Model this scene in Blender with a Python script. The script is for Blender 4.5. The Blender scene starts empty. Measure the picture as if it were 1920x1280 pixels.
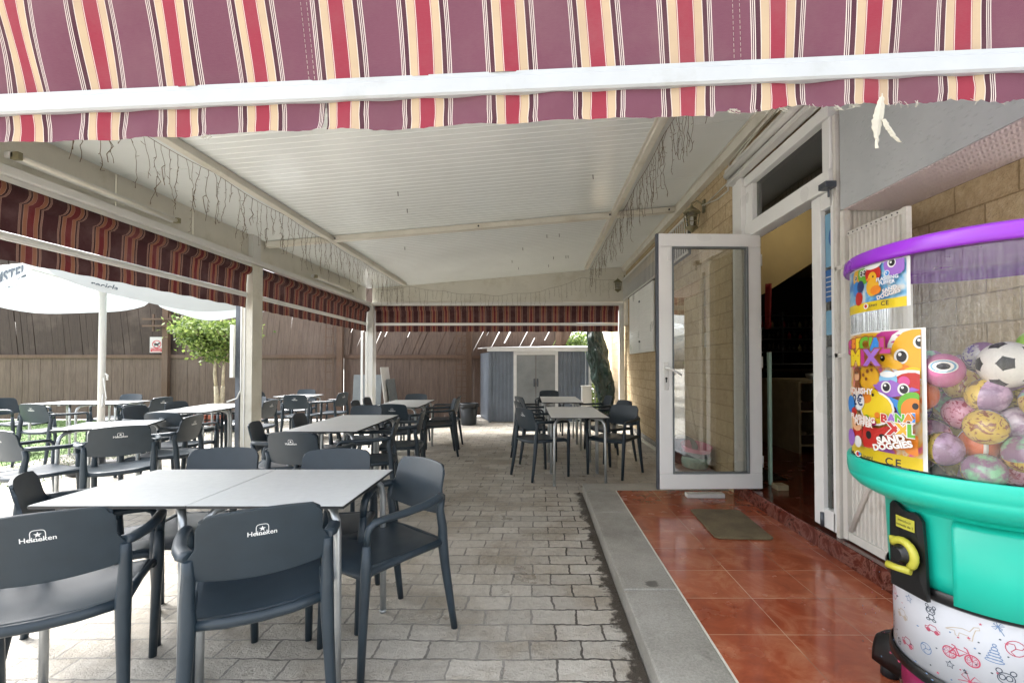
import bpy, bmesh, math, random
from mathutils import Vector, Matrix, noise
from math import radians as R, sin, cos, pi
S = bpy.context.scene
C = S.collection
random.seed(7)
# ------------------------------------------------------------------ camera, world, sun, exposure
cd = bpy.data.cameras.new('camera'); cam = bpy.data.objects.new('camera', cd); C.objects.link(cam)
cd.sensor_width = 36; cd.lens = 850/1920*36
cam.location = (0, 0, 1.3)
cam.rotation_euler = (R(90+1.0), 0, R(0.3))
cd.shift_x = -42/1920; cd.shift_y = 30/1920
cd.clip_start = .05; cd.clip_end = 500
S.camera = cam
W = bpy.data.worlds.new('World'); S.world = W; W.use_nodes = True
nt = W.node_tree; nt.nodes.clear()
sky = nt.nodes.new('ShaderNodeTexSky'); sky.sky_type = 'NISHITA'; sky.sun_disc = False
SUN_EL, SUN_AZ = 50, -60
sky.sun_elevation = R(SUN_EL); sky.sun_rotation = R(SUN_AZ); sky.dust_density = 5; sky.air_density = 1.0; sky.ozone_density = 1
hs = nt.nodes.new('ShaderNodeHueSaturation'); hs.inputs['Saturation'].default_value = .28
nt.links.new(sky.outputs[0], hs.inputs['Color'])
bg = nt.nodes.new('ShaderNodeBackground'); bg.inputs[1].default_value = .15
wo = nt.nodes.new('ShaderNodeOutputWorld')
nt.links.new(hs.outputs[0], bg.inputs[0]); nt.links.new(bg.outputs[0], wo.inputs[0])
sd = bpy.data.lights.new('sun', 'SUN'); sd.energy = 1.3; sd.angle = R(14); sd.color = (1, .97, .93)
sun = bpy.data.objects.new('sun', sd); C.objects.link(sun)
# light comes from azimuth SUN_AZ (clockwise from +Y) at elevation SUN_EL
dv = Vector((sin(R(SUN_AZ))*cos(R(SUN_EL)), cos(R(SUN_AZ))*cos(R(SUN_EL)), sin(R(SUN_EL))))
sun.rotation_euler = dv.to_track_quat('Z', 'Y').to_euler()
S.view_settings.view_transform = 'Standard'; S.view_settings.look = 'None'
S.view_settings.exposure = 2.55; S.view_settings.gamma = 1
S.render.engine = 'CYCLES'
S.cycles.max_bounces = 10; S.cycles.diffuse_bounces = 7; S.cycles.transparent_max_bounces = 24
S.cycles.sample_clamp_indirect = 6
S.cycles.use_denoising = True

# ------------------------------------------------------------------ materials
MATS = {}
def srgb(h):
    v = [int(h[i:i+2], 16)/255 for i in (0, 2, 4)]
    return tuple(x/12.92 if x <= .04045 else ((x+.055)/1.055)**2.4 for x in v)+(1,)
class NM:
    def __init__(s, name):
        s.m = bpy.data.materials.new(name); s.m.use_nodes = True; s.t = s.m.node_tree; s.n = s.t.nodes
        s.b = s.n['Principled BSDF']
    def new(s, t, **k):
        n = s.n.new(t)
        for a, v in k.items(): setattr(n, a, v)
        return n
    def ln(s, a, b): s.t.links.new(a, b)
    def setp(s, n, **k):
        for a, v in k.items(): n.inputs[a.replace('_', ' ')].default_value = v
    def coord(s, kind='Object'):
        return s.new('ShaderNodeTexCoord').outputs[kind]
    def math(s, op, a, b=None, c=None):
        n = s.new('ShaderNodeMath', operation=op)
        for i, v in enumerate((a, b, c)):
            if v is None: continue
            if isinstance(v, (int, float)): n.inputs[i].default_value = v
            else: s.ln(v, n.inputs[i])
        return n.outputs[0]
    def mix(s, f, a, b, mode='MIX'):
        n = s.new('ShaderNodeMix', data_type='RGBA', blend_type=mode)
        for i, v in ((0, f), (6, a), (7, b)):
            if isinstance(v, (int, float)): n.inputs[i].default_value = v
            elif isinstance(v, tuple): n.inputs[i].default_value = v
            else: s.ln(v, n.inputs[i])
        return n.outputs[2]
    def noise(s, scale, detail=4, rough=.5, vec=None, dist=0):
        n = s.new('ShaderNodeTexNoise'); s.setp(n, Scale=scale, Detail=detail, Roughness=rough, Distortion=dist)
        s.ln(vec if vec is not None else s.coord(), n.inputs['Vector'])
        return n.outputs['Fac']
    def ramp(s, f, stops, interp='LINEAR'):
        n = s.new('ShaderNodeValToRGB'); n.color_ramp.interpolation = interp
        e = n.color_ramp.elements
        while len(e) < len(stops): e.new(1)
        for i, (p, c) in enumerate(stops):
            e[i].position = p; e[i].color = c if isinstance(c, tuple) else (c, c, c, 1)
        s.ln(f, n.inputs[0]); return n.outputs[0]
    def mapv(s, vec, scale=(1, 1, 1), rot=(0, 0, 0), loc=(0, 0, 0)):
        n = s.new('ShaderNodeMapping'); n.inputs['Scale'].default_value = scale; n.inputs['Rotation'].default_value = rot; n.inputs['Location'].default_value = loc
        s.ln(vec, n.inputs[0]); return n.outputs[0]
    def bump(s, h, strength=.3, dist=.01, prev=None):
        n = s.new('ShaderNodeBump'); n.inputs['Strength'].default_value = strength; n.inputs['Distance'].default_value = dist
        s.ln(h, n.inputs['Height'])
        if prev is not None: s.ln(prev, n.inputs['Normal'])
        return n.outputs[0]
    def base(s, c):
        if isinstance(c, tuple): s.b.inputs['Base Color'].default_value = c
        else: s.ln(c, s.b.inputs['Base Color'])
    def done(s, key): MATS[key] = s.m; return s.m
def plain(key, hexc, rough=.5, metal=0, var=.12, scale=8, bump=.0, bscale=80, spec=None, dirt=None, dim=1.0):
    m = NM(key); c = tuple(x*dim**2.2 for x in srgb(hexc)[:3])+(1,)
    d = tuple(x*(1-var*2) for x in c[:3])+(1,)
    l = tuple(min(1, x*(1+var)) for x in c[:3])+(1,)
    f = m.noise(scale, 5, .6)
    col = m.ramp(f, [(.3, d), (.7, l)])
    if dirt:
        f2 = m.noise(3.1, 8, .7)
        col = m.mix(m.ramp(f2, [(.52, 0.), (.72, 1.)]), col, srgb(dirt))
    m.base(col)
    m.b.inputs['Roughness'].default_value = rough; m.b.inputs['Metallic'].default_value = metal
    if spec is not None: m.b.inputs['Specular IOR Level'].default_value = spec
    rr = m.ramp(m.noise(scale*1.1, 1), [(.3, max(.02, rough-.03)), (.7, min(1, rough+.05))]); m.ln(rr, m.b.inputs['Roughness'])
    if bump: m.ln(m.bump(m.noise(bscale, 4), bump, .004), m.b.inputs['Normal'])
    return m.done(key)

plain('white_paint', 'DEDEDA', .42, var=.03, scale=2.5, dirt='CFCDC4', dim=.93)
plain('bar_paint', 'AAADAF', .45, var=.03, scale=7, dirt='9A9B98')
plain('pvc', 'E4E5E3', .3, var=.02, scale=3)
plain('cream_metal', 'CFCCC0', .38, var=.03, scale=4, dirt='BDB8A8')
plain('chair_plastic', '33434F', .4, var=.1, scale=6, bump=.12, bscale=420, dim=.8)
plain('chair_worn', '48535B', .5, var=.12, scale=6, bump=.12, bscale=420)
plain('aluminium', 'B9BDBF', .32, metal=.75, var=.06, scale=10)
plain('table_edge', '2A2C2E', .5)
plain('white_print', 'E6E8E8', .6, var=.02)
plain('black_plastic', '0B0C0E', .35, var=.1)
plain('dark_plastic', '25282B', .4, var=.1, bump=.1)
plain('yellow_plastic', 'D9D24A', .35, var=.05, dim=.78)
plain('purple_plastic', '9A2FD0', .3, var=.03, dim=.82)
plain('pink_plastic', 'D8307F', .35, var=.04, dim=.7)
plain('wire', '6A5C4A', .6)
plain('cable_white', 'C9C6BA', .5)
plain('cable_black', '151515', .5)
plain('trunk', 'C2B69C', .85, var=.2, scale=14, bump=.5, bscale=40)
plain('steel_dark', '5B6068', .4, metal=.5)
plain('bin', '3A4046', .5, bump=.15, bscale=50, dim=.8)
plain('rubber', '15171A', .6)
plain('shed_trim', 'D6D8D8', .4, var=.04)
plain('shed_door', '868A8C', .4, metal=.2, var=.1, scale=3)
plain('concrete', '8E8B84', .85, var=.15, bump=.4, bscale=60)
plain('terracotta', 'A8604A', .8, var=.18, scale=12, bump=.3, dim=.8)
plain('cream_wall', '9A8C68', .7, var=.03)
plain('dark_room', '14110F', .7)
plain('dark_wood', '2A1D15', .5, var=.2)
plain('shelf_cream', '8C8065', .6)
plain('red_cloth', '7A1420', .6)
plain('mint', 'A9C8B8', .45, var=.05)
plain('pink', 'C4607E', .45, var=.05)
plain('bowl_dark', '1E2222', .35)
plain('grey_board', '6E7476', .5, var=.08)
plain('tarp', '1B2F28', .28, var=.25, scale=6, bump=.9, bscale=14)
plain('sign_white', 'E8E6E4', .5, var=.02, dim=.8)
plain('sign_red', 'B02A35', .5, var=.03)
plain('sign_blue', '2C5F8E', .5)
plain('ink', '1C2026', .6)
plain('brass', '8A8468', .5, metal=.4)
plain('threads', 'E8E2D0', .9, var=.08, dim=.8)
plain('umbrella_ink', '4E5A66', .8)
plain('plate_blue', '2E64A0', .5)

# glass
def glass(key, tint, rough=.02, mixf=.1, facing=.0):
    m = NM(key); m.n.remove(m.b)
    tr = m.new('ShaderNodeBsdfTransparent'); tr.inputs[0].default_value = tint
    gl = m.new('ShaderNodeBsdfGlossy'); gl.inputs['Roughness'].default_value = rough
    fr = m.new('ShaderNodeFresnel'); fr.inputs[0].default_value = 1.5
    f = m.math('ADD', m.math('MULTIPLY', fr.outputs[0], .9), mixf)
    mx = m.new('ShaderNodeMixShader'); m.ln(f, mx.inputs[0]); m.ln(tr.outputs[0], mx.inputs[1]); m.ln(gl.outputs[0], mx.inputs[2])
    m.ln(mx.outputs[0], m.n['Material Output'].inputs[0]); return m.done(key)
glass('glass', (.95, .96, .94, 1), .01, .16)
glass('window_glass', (.7, .72, .68, 1), .01, .1)
glass('lantern_glass', (.8, .8, .75, 1), .1, .1)
# scratched clear plastic of the drum
m = NM('clear_drum'); m.n.remove(m.b)
tr = m.new('ShaderNodeBsdfTransparent'); tr.inputs[0].default_value = (.95, .95, .95, 1)
gl = m.new('ShaderNodeBsdfGlossy'); gl.inputs['Roughness'].default_value = .06
sc = m.noise(9, 5, .6, m.mapv(m.coord(), (5, 5, .12)))
m.ln(m.bump(sc, .6, .02), gl.inputs['Normal'])
df = m.new('ShaderNodeBsdfDiffuse'); df.inputs[0].default_value = (.8, .8, .8, 1)
fr = m.new('ShaderNodeFresnel'); fr.inputs[0].default_value = 1.45
mx = m.new('ShaderNodeMixShader'); m.ln(m.math('ADD', fr.outputs[0], .04), mx.inputs[0]); m.ln(tr.outputs[0], mx.inputs[1]); m.ln(gl.outputs[0], mx.inputs[2])
st = m.noise(14, 3, .5, m.mapv(m.coord(), (6, 6, .08)))
m2 = m.new('ShaderNodeMixShader'); m.ln(m.ramp(st, [(.6, .0), (.8, .09)]), m2.inputs[0]); m.ln(mx.outputs[0], m2.inputs[1]); m.ln(df.outputs[0], m2.inputs[2])
m.ln(m2.outputs[0], m.n['Material Output'].inputs[0]); m.done('clear_drum')

# teal moulded plastic
m = NM('teal_plastic'); m.base(m.ramp(m.noise(3, 3), [(.3, srgb('0F9E8A')), (.7, srgb('14AE98'))])); m.b.inputs['Roughness'].default_value = .33
m.ln(m.bump(m.noise(260, 2), .06, .002), m.b.inputs['Normal']); m.done('teal_plastic')

# stamped stone paving
m = NM('paving')
co = m.coord(); sep = m.new('ShaderNodeSeparateXYZ'); m.ln(co, sep.inputs[0])
wob = m.new('ShaderNodeTexNoise'); m.setp(wob, Scale=5.0, Detail=3.0); m.ln(co, wob.inputs['Vector'])
wv = m.new('ShaderNodeVectorMath', operation='MULTIPLY_ADD'); m.ln(wob.outputs['Color'], wv.inputs[0]); wv.inputs[1].default_value = (.04, .035, 0); m.ln(co, wv.inputs[2])
wob2 = m.new('ShaderNodeTexNoise'); m.setp(wob2, Scale=34.0, Detail=3.0); m.ln(co, wob2.inputs['Vector'])
wv2 = m.new('ShaderNodeVectorMath', operation='MULTIPLY_ADD'); m.ln(wob2.outputs['Color'], wv2.inputs[0]); wv2.inputs[1].default_value = (.017, .017, 0); m.ln(wv.outputs[0], wv2.inputs[2])
br = m.new('ShaderNodeTexBrick', offset=.5, squash=1); m.ln(wv2.outputs[0], br.inputs['Vector'])
m.setp(br, Scale=1.0, Color1=(0, 0, 0, 1), Color2=(1, 1, 1, 1), Mortar=(.5, .5, .5, 1)); br.inputs['Mortar Size'].default_value = .0065; br.inputs['Mortar Smooth'].default_value = .5
br.inputs['Brick Width'].default_value = .235; br.inputs['Row Height'].default_value = .137; br.inputs['Bias'].default_value = 0
n1 = m.noise(2.2, 6, .6); n2 = m.noise(24, 8, .72); n3 = m.noise(110, 4, .6)
stone = m.ramp(n2, [(.2, srgb('837D74')), (.4, srgb('BEB8AD')), (.75, srgb('DDD8CD'))])
stone = m.mix(.42, stone, m.ramp(br.outputs['Color'], [(0, srgb('918B80')), (1, srgb('D6D0C4'))]), 'MIX')
stone = m.mix(m.ramp(n1, [(.46, 0.), (.62, .65)]), stone, m.ramp(n2, [(.2, srgb('75695B')), (.8, srgb('BDB09A'))]))
# mortar tone: mostly pale, dark dirt in places and close to the kerb
nearK = m.math('MULTIPLY', m.math('LESS_THAN', sep.outputs[0], .47), m.ramp(m.math('ADD', sep.outputs[0], m.math('MULTIPLY', m.noise(3.5, 4), .5)), [(.1, 0.), (.42, 1.)]))
front = m.ramp(sep.outputs[1], [(.0, 1.), (1., 1.)])
dk = m.math('MAXIMUM', m.math('MULTIPLY', m.math('MULTIPLY', nearK, m.math('LESS_THAN', sep.outputs[1], 4.66)), .9), m.ramp(m.noise(1.3, 3), [(.46, .1), (.62, .6)]))
mort = m.mix(dk, srgb('A7A39B'), srgb('4A443D'))
mf = m.ramp(br.outputs['Fac'], [(.1, 0.), (.55, 1.)])
col = m.mix(mf, stone, mort)
# packed soil strip along the kerb
soil = m.ramp(m.math('ADD', sep.outputs[0], m.math('MULTIPLY', m.noise(9, 6, .7), .3)), [(.54, 0.), (.57, 1.)])
inY = m.math('LESS_THAN', sep.outputs[1], 4.66)
soilm = m.math('MULTIPLY', m.math('MULTIPLY', soil, inY), m.math('LESS_THAN', sep.outputs[0], .47))
col = m.mix(soilm, col, srgb('4A4238'))
m.base(col)
m.ln(m.ramp(m.noise(3, 5, .6), [(.35, .26), (.65, .55)]), m.b.inputs['Roughness'])
hgt = m.math('ADD', m.math('MULTIPLY', mf, -1.0), m.math('ADD', m.math('MULTIPLY', n2, .9), m.math('MULTIPLY', n3, .25)))
m.ln(m.bump(hgt, 1.0, .026), m.b.inputs['Normal']); m.done('paving')

# asphalt-like outer ground
plain('outer_ground', 'A8A6A0', .9, var=.12, scale=1.5, bump=.3, bscale=30)
# kerb granite / cement
m = NM('kerb_stone')
f = m.noise(90, 8, .85); g = m.noise(1.7, 8, .7)
col = m.mix(m.ramp(g, [(.35, 0.), (.65, .8)]), m.ramp(f, [(.3, srgb('807E78')), (.7, srgb('BEBBB3'))]), m.ramp(f, [(.3, srgb('5C5A54')), (.7, srgb('969388'))]))
vo = m.new('ShaderNodeTexNoise'); m.setp(vo, Scale=3.2, Detail=6.0, Roughness=.7); m.ln(m.mapv(m.coord(), loc=(3.3, 1.2, 0)), vo.inputs[0])
col = m.mix(m.ramp(vo.outputs['Fac'], [(.6, 0.), (.7, .55)]), col, srgb('35332E'))
spx = m.new('ShaderNodeVectorMath', operation='DISTANCE'); m.ln(m.coord(), spx.inputs[0]); spx.inputs[1].default_value = (.634, 2.52, .1)
spot = m.ramp(m.math('ADD', spx.outputs['Value'], m.math('MULTIPLY', m.noise(30, 4), .05)), [(.055, 1.), (.068, 0.)])
col = m.mix(m.math('MULTIPLY', spot, .7), col, srgb('3A3733'))
m.base(col); m.ln(m.ramp(g, [(.3, .3), (.7, .6)]), m.b.inputs['Roughness']); m.ln(m.bump(f, .5, .005), m.b.inputs['Normal']); m.done('kerb_stone')

# terracotta floor tiles
def tilemat(key, w, h, ox, oy, c1, c2, c3, rough=(.1, .3), grout='C9A487'):
    m = NM(key); co = m.mapv(m.coord(), loc=(-ox, -oy, 0))
    br = m.new('ShaderNodeTexBrick', offset=0., squash=1); m.ln(co, br.inputs['Vector'])
    m.setp(br, Scale=1.0, Color1=(0, 0, 0, 1), Color2=(1, 1, 1, 1)); br.inputs['Mortar Size'].default_value = .0022; br.inputs['Mortar Smooth'].default_value = .1
    br.inputs['Brick Width'].default_value = w; br.inputs['Row Height'].default_value = h
    n = m.noise(5.5, 7, .68, dist=.6)
    col = m.ramp(n, [(.25, srgb(c1)), (.5, srgb(c2)), (.78, srgb(c3))])
    col = m.mix(.25, col, m.ramp(br.outputs['Color'], [(0, srgb(c1)), (1, srgb(c3))]))
    dirty = m.ramp(m.noise(3, 3), [(.4, .25), (.62, 1.)])
    g = m.mix(dirty, srgb('6B2F1B'), srgb(grout))
    col = m.mix(br.outputs['Fac'], col, g)
    m.base(col); m.ln(m.ramp(m.noise(7, 5), [(.3, rough[0]), (.7, rough[1])]), m.b.inputs['Roughness'])
    h = m.math('ADD', m.math('MULTIPLY', br.outputs['Fac'], -1.), m.math('MULTIPLY', m.noise(14, 3), .2))
    m.ln(m.bump(h, .25, .003), m.b.inputs['Normal']); m.b.inputs['Coat Weight'].default_value = .25; return m.done(key)
tilemat('terracotta_tile', .345, .318, .764, 1.73, '74301E', '98492E', 'BC8060')
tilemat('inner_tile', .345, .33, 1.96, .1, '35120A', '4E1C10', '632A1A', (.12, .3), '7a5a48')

# split-face block wall
def blockmat(key, horiz):
    m = NM(key); sep = m.new('ShaderNodeSeparateXYZ'); m.ln(m.coord(), sep.inputs[0])
    cb = m.new('ShaderNodeCombineXYZ'); m.ln(sep.outputs[horiz], cb.inputs[0]); m.ln(sep.outputs[2], cb.inputs[1])
    w = m.new('ShaderNodeTexNoise'); m.setp(w, Scale=18.0, Detail=2.0); m.ln(m.coord(), w.inputs['Vector'])
    wv = m.new('ShaderNodeVectorMath', operation='MULTIPLY_ADD'); m.ln(w.outputs['Color'], wv.inputs[0]); wv.inputs[1].default_value = (.008, .008, 0); m.ln(cb.outputs[0], wv.inputs[2])
    br = m.new('ShaderNodeTexBrick', offset=.5, squash=1); m.ln(wv.outputs[0], br.inputs['Vector'])
    m.setp(br, Scale=1.0, Color1=(0, 0, 0, 1), Color2=(1, 1, 1, 1)); br.inputs['Mortar Size'].default_value = .005; br.inputs['Mortar Smooth'].default_value = .4
    br.inputs['Brick Width'].default_value = .33; br.inputs['Row Height'].default_value = .152
    n = m.noise(26, 8, .7); n2 = m.noise(9, 5, .6)
    col = m.ramp(n, [(.25, srgb('94805F')), (.5, srgb('B8A381')), (.8, srgb('D4C5A6'))])
    col = m.mix(.3, col, m.ramp(br.outputs['Color'], [(0, srgb('A38C6A')), (1, srgb('CBBA96'))]))
    col = m.mix(m.math('MULTIPLY', br.outputs['Fac'], .8), col, srgb('8F7A58'))
    m.base(col); m.b.inputs['Roughness'].default_value = .85
    h = m.math('ADD', m.math('MULTIPLY', br.outputs['Fac'], -1.1), m.math('ADD', m.math('MULTIPLY', n2, 1.6), m.math('MULTIPLY', n, .8)))
    m.ln(m.bump(h, .8, .022), m.b.inputs['Normal']); return m.done(key)
blockmat('block_wall', 1)
blockmat('block_wall_x', 0)
# pale bumpy roller housing
m = NM('stucco_grey')
co = m.mapv(m.coord(), (1, 9, 26), (R(24), 0, 0)); v = m.new('ShaderNodeTexVoronoi'); m.setp(v, Scale=2.2); m.ln(co, v.inputs['Vector'])
m.base(m.ramp(m.noise(2, 6, .6), [(.3, srgb('A9AEB0')), (.7, srgb('BFC3C4'))])); m.b.inputs['Roughness'].default_value = .5
m.ln(m.bump(m.ramp(v.outputs['Distance'], [(.0, 1.), (.3, 0.)]), .5, .008), m.b.inputs['Normal']); m.done('stucco_grey')
m = NM('soffit_pink')
sep = m.new('ShaderNodeSeparateXYZ'); m.ln(m.coord(), sep.inputs[0])
zig = m.math('PINGPONG', m.math('MULTIPLY', sep.outputs[0], 1.), .025)
wvv = m.math('SINE', m.math('MULTIPLY', m.math('ADD', sep.outputs[1], zig), 2*pi/.022))
m.base(srgb('CFC0C0')); m.b.inputs['Roughness'].default_value = .5; m.ln(m.bump(wvv, .5, .004), m.b.inputs['Normal']); m.done('soffit_pink')

# wood fence boards
def wood(key, a, b, sc=(14, 14, 1.2)):
    m = NM(key); n = m.noise(3, 8, .65, m.mapv(m.coord(), sc)); g = m.noise(1.1, 5, .6)
    oi = m.new('ShaderNodeObjectInfo')
    sep = m.new('ShaderNodeSeparateXYZ'); m.ln(m.coord(), sep.inputs[0])
    wn = m.new('ShaderNodeTexWhiteNoise', noise_dimensions='1D'); m.ln(m.math('FLOOR', m.math('MULTIPLY', sep.outputs[0], 1/.142)), wn.inputs['W'])
    col = m.ramp(n, [(.25, srgb(a)), (.75, srgb(b))])
    col = m.mix(m.math('MULTIPLY', wn.outputs['Value'], .3), col, srgb(b))
    col = m.mix(m.ramp(g, [(.5, 0.), (.75, .5)]), col, srgb('6E6058'))
    m.base(col); m.b.inputs['Roughness'].default_value = .75; m.ln(m.bump(n, .5, .006), m.b.inputs['Normal']); return m.done(key)
wood('fence_wood', '453730', '6E5D52'); wood('fence_wood_dark', '251A14', '40322A'); wood('post_wood', '4A372C', '66503F', (20, 20, 1.5))

# awning stripes (uses the UV map: u in metres along the cloth)
def stripes(key, red, purple, cream, white, maroon, transl, period=.2555, rough=.8):
    m = NM(key); uv = m.coord('UV'); sep = m.new('ShaderNodeSeparateXYZ'); m.ln(uv, sep.inputs[0])
    t = m.math('MULTIPLY', m.math('PINGPONG', sep.outputs[0], period/2), 2/period)
    P, W_, K, M_ = srgb(purple), srgb(white), srgb(cream), srgb(maroon)
    st = [(0, srgb(red)), (.165, W_), (.182, srgb(red)), (.195, K), (.37, W_), (.385, M_), (.49, W_), (.508, M_), (.532, W_), (.55, M_), (.574, W_), (.592, P)]
    col = m.ramp(t, st, 'CONSTANT')
    n = m.noise(60, 6, .7, m.mapv(uv, (1, 5, 1)))
    col = m.mix(m.math('MULTIPLY', n, .35), col, m.mix(.5, col, srgb('8F7E80')), 'MIX')
    col = m.mix(m.ramp(m.noise(4, 5, .6), [(.45, 0.), (.8, .3)]), col, srgb('86706E'))
    m.base(col); m.b.inputs['Roughness'].default_value = rough; m.b.inputs['Specular IOR Level'].default_value = .1
    wv = m.noise(700, 2); m.ln(m.bump(m.math('ADD', wv, m.math('MULTIPLY', m.noise(18, 5), 1.2)), .25, .003), m.b.inputs['Normal'])
    tl = m.new('ShaderNodeBsdfTranslucent'); m.ln(col, tl.inputs[0])
    mx = m.new('ShaderNodeMixShader'); mx.inputs[0].default_value = transl
    m.ln(m.b.outputs[0], mx.inputs[1]); m.ln(tl.outputs[0], mx.inputs[2]); m.ln(mx.outputs[0], m.n['Material Output'].inputs[0])
    return m.done(key)
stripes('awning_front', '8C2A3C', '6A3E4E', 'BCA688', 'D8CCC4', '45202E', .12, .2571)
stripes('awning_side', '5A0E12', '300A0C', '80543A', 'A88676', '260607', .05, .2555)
# umbrella cloth
m = NM('umbrella_cloth'); m.base(srgb('C2C8CB')); m.b.inputs['Roughness'].default_value = .8
tl = m.new('ShaderNodeBsdfTranslucent'); tl.inputs[0].default_value = (.42, .48, .5, 1); mx = m.new('ShaderNodeMixShader'); mx.inputs[0].default_value = .3
m.ln(m.bump(m.noise(8, 4), .4, .01), m.b.inputs['Normal'])
m.ln(m.b.outputs[0], mx.inputs[1]); m.ln(tl.outputs[0], mx.inputs[2]); m.ln(mx.outputs[0], m.n['Material Output'].inputs[0]); m.done('umbrella_cloth')
# leaves
for k, a, b in (('leaf', '35521A', '9DB060'), ('leaf_dark', '33501C', '66852E')):
    m = NM(k); g = m.new('ShaderNodeNewGeometry'); col = m.ramp(g.outputs['Random Per Island'], [(0, srgb(a)), (1, srgb(b))])
    m.base(col); m.b.inputs['Roughness'].default_value = .5
    tl = m.new('ShaderNodeBsdfTranslucent'); m.ln(col, tl.inputs[0]); mx = m.new('ShaderNodeMixShader'); mx.inputs[0].default_value = .3
    m.ln(m.b.outputs[0], mx.inputs[1]); m.ln(tl.outputs[0], mx.inputs[2]); m.ln(mx.outputs[0], m.n['Material Output'].inputs[0]); m.done(k)
m = NM('grass'); g = m.new('ShaderNodeNewGeometry'); m.base(m.ramp(g.outputs['Random Per Island'], [(0, srgb('4C6636')), (1, srgb('66804A'))])); m.b.inputs['Roughness'].default_value = .6; m.done('grass')
plain('turf', '5F7842', .9, var=.15, scale=20)
# ceiling sheet
m = NM('ceiling_sheet'); m.base(m.ramp(m.noise(1.6, 6, .6), [(.3, srgb('DEE3E2')), (.7, srgb('E6EBEA'))])); m.b.inputs['Roughness'].default_value = .16
m.ln(m.bump(m.noise(9, 2, .5, m.mapv(m.coord(), (.6, 1, 1))), .1, .01), m.b.inputs['Normal']); m.done('ceiling_sheet')
# table laminate
m = NM('table_top'); n = m.noise(30, 8, .7); g = m.noise(2.5, 5, .6)
col = m.mix(m.ramp(g, [(.4, 0.), (.7, .5)]), m.ramp(n, [(.3, srgb('C2C6C7')), (.7, srgb('CDD1D2'))]), srgb('BABFC0'))
m.base(col); m.b.inputs['Roughness'].default_value = .34; m.ln(m.ramp(g, [(.3, .3), (.7, .38)]), m.b.inputs['Roughness']); m.done('table_top')
# stained table tops
m = NM('table_top_stained'); n = m.noise(11, 6, .7); col = m.mix(m.ramp(n, [(.68, 0.), (.74, .5)]), srgb('DEE0E0'), srgb('9A9A98')); m.base(col); m.b.inputs['Roughness'].default_value = .5; m.done('table_top_stained')
# marble step
m = NM('marble_red'); n = m.noise(5, 9, .7, dist=2.2); col = m.ramp(n, [(.3, srgb('3A1A14')), (.46, srgb('5E2C22')), (.52, srgb('7A5248')), (.6, srgb('4A2018'))]); m.base(col); m.b.inputs['Roughness'].default_value = .16; m.done('marble_red')
# door mat
m = NM('mat_fibre'); n = m.noise(220, 5, .8); col = m.mix(m.ramp(m.noise(6, 5), [(.4, 0.), (.65, .6)]), m.ramp(n, [(.3, srgb('4E4533')), (.7, srgb('8A7B5C'))]), srgb('4A402E')); m.base(col); m.b.inputs['Roughness'].default_value = .95; m.ln(m.bump(n, .9, .006), m.b.inputs['Normal']); m.done('mat_fibre')
# shed sheet
plain('shed_sheet', '727B87', .38, metal=.25, var=.08, scale=3)
# white ribbed gate
plain('gate_white', 'D4D2CB', .45, var=.05, scale=3, dirt='B5B0A3')
# lamp glow
m = NM('lamp_lit'); m.b.inputs['Emission Color'].default_value = (1, .85, .6, 1); m.b.inputs['Emission Strength'].default_value = 12; m.done('lamp_lit')
for k, h in (('p_white', 'F2F0EC'), ('p_pink', 'E0509A'), ('p_magenta', 'C0308A'), ('p_yellow', 'F2D21E'), ('p_orange', 'F08A22'), ('p_red', 'C8261E'), ('p_green', '6AB82E'), ('p_blue', '2E86D6'), ('p_navy', '28386E'), ('p_lilac', 'A06AC8'), ('p_brown', '9A5428'), ('p_gold', 'F0B428'), ('p_sky', '8CC6E8'), ('p_black', '16141A'), ('p_peach', 'F4B88A'), ('d_red', 'C04A66'), ('d_blue', '6F8CB4'), ('d_tan', 'C8B8A4'), ('d_dark', '46505E'), ('d_base', 'D9DCE4')):
    plain(k, h, .35, var=.03, dim=.8 if k[0] == 'p' else .88)
m = NM('p_swirl'); n = m.noise(9, 3, .5, dist=1.5); m.base(m.ramp(n, [(.3, srgb('B8467E')), (.42, srgb('BE8E26')), (.52, srgb('B8A890')), (.6, srgb('B85E22')), (.72, srgb('84449A'))])); m.b.inputs['Roughness'].default_value = .3; m.done('p_swirl')
m = NM('p_swirl_blue'); n = m.noise(10, 3, .5, dist=2); m.base(m.ramp(n, [(.3, srgb('1E5E9E')), (.5, srgb('6A9CB8')), (.65, srgb('B4B4B0'))])); m.b.inputs['Roughness'].default_value = .3; m.done('p_swirl_blue')
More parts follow.
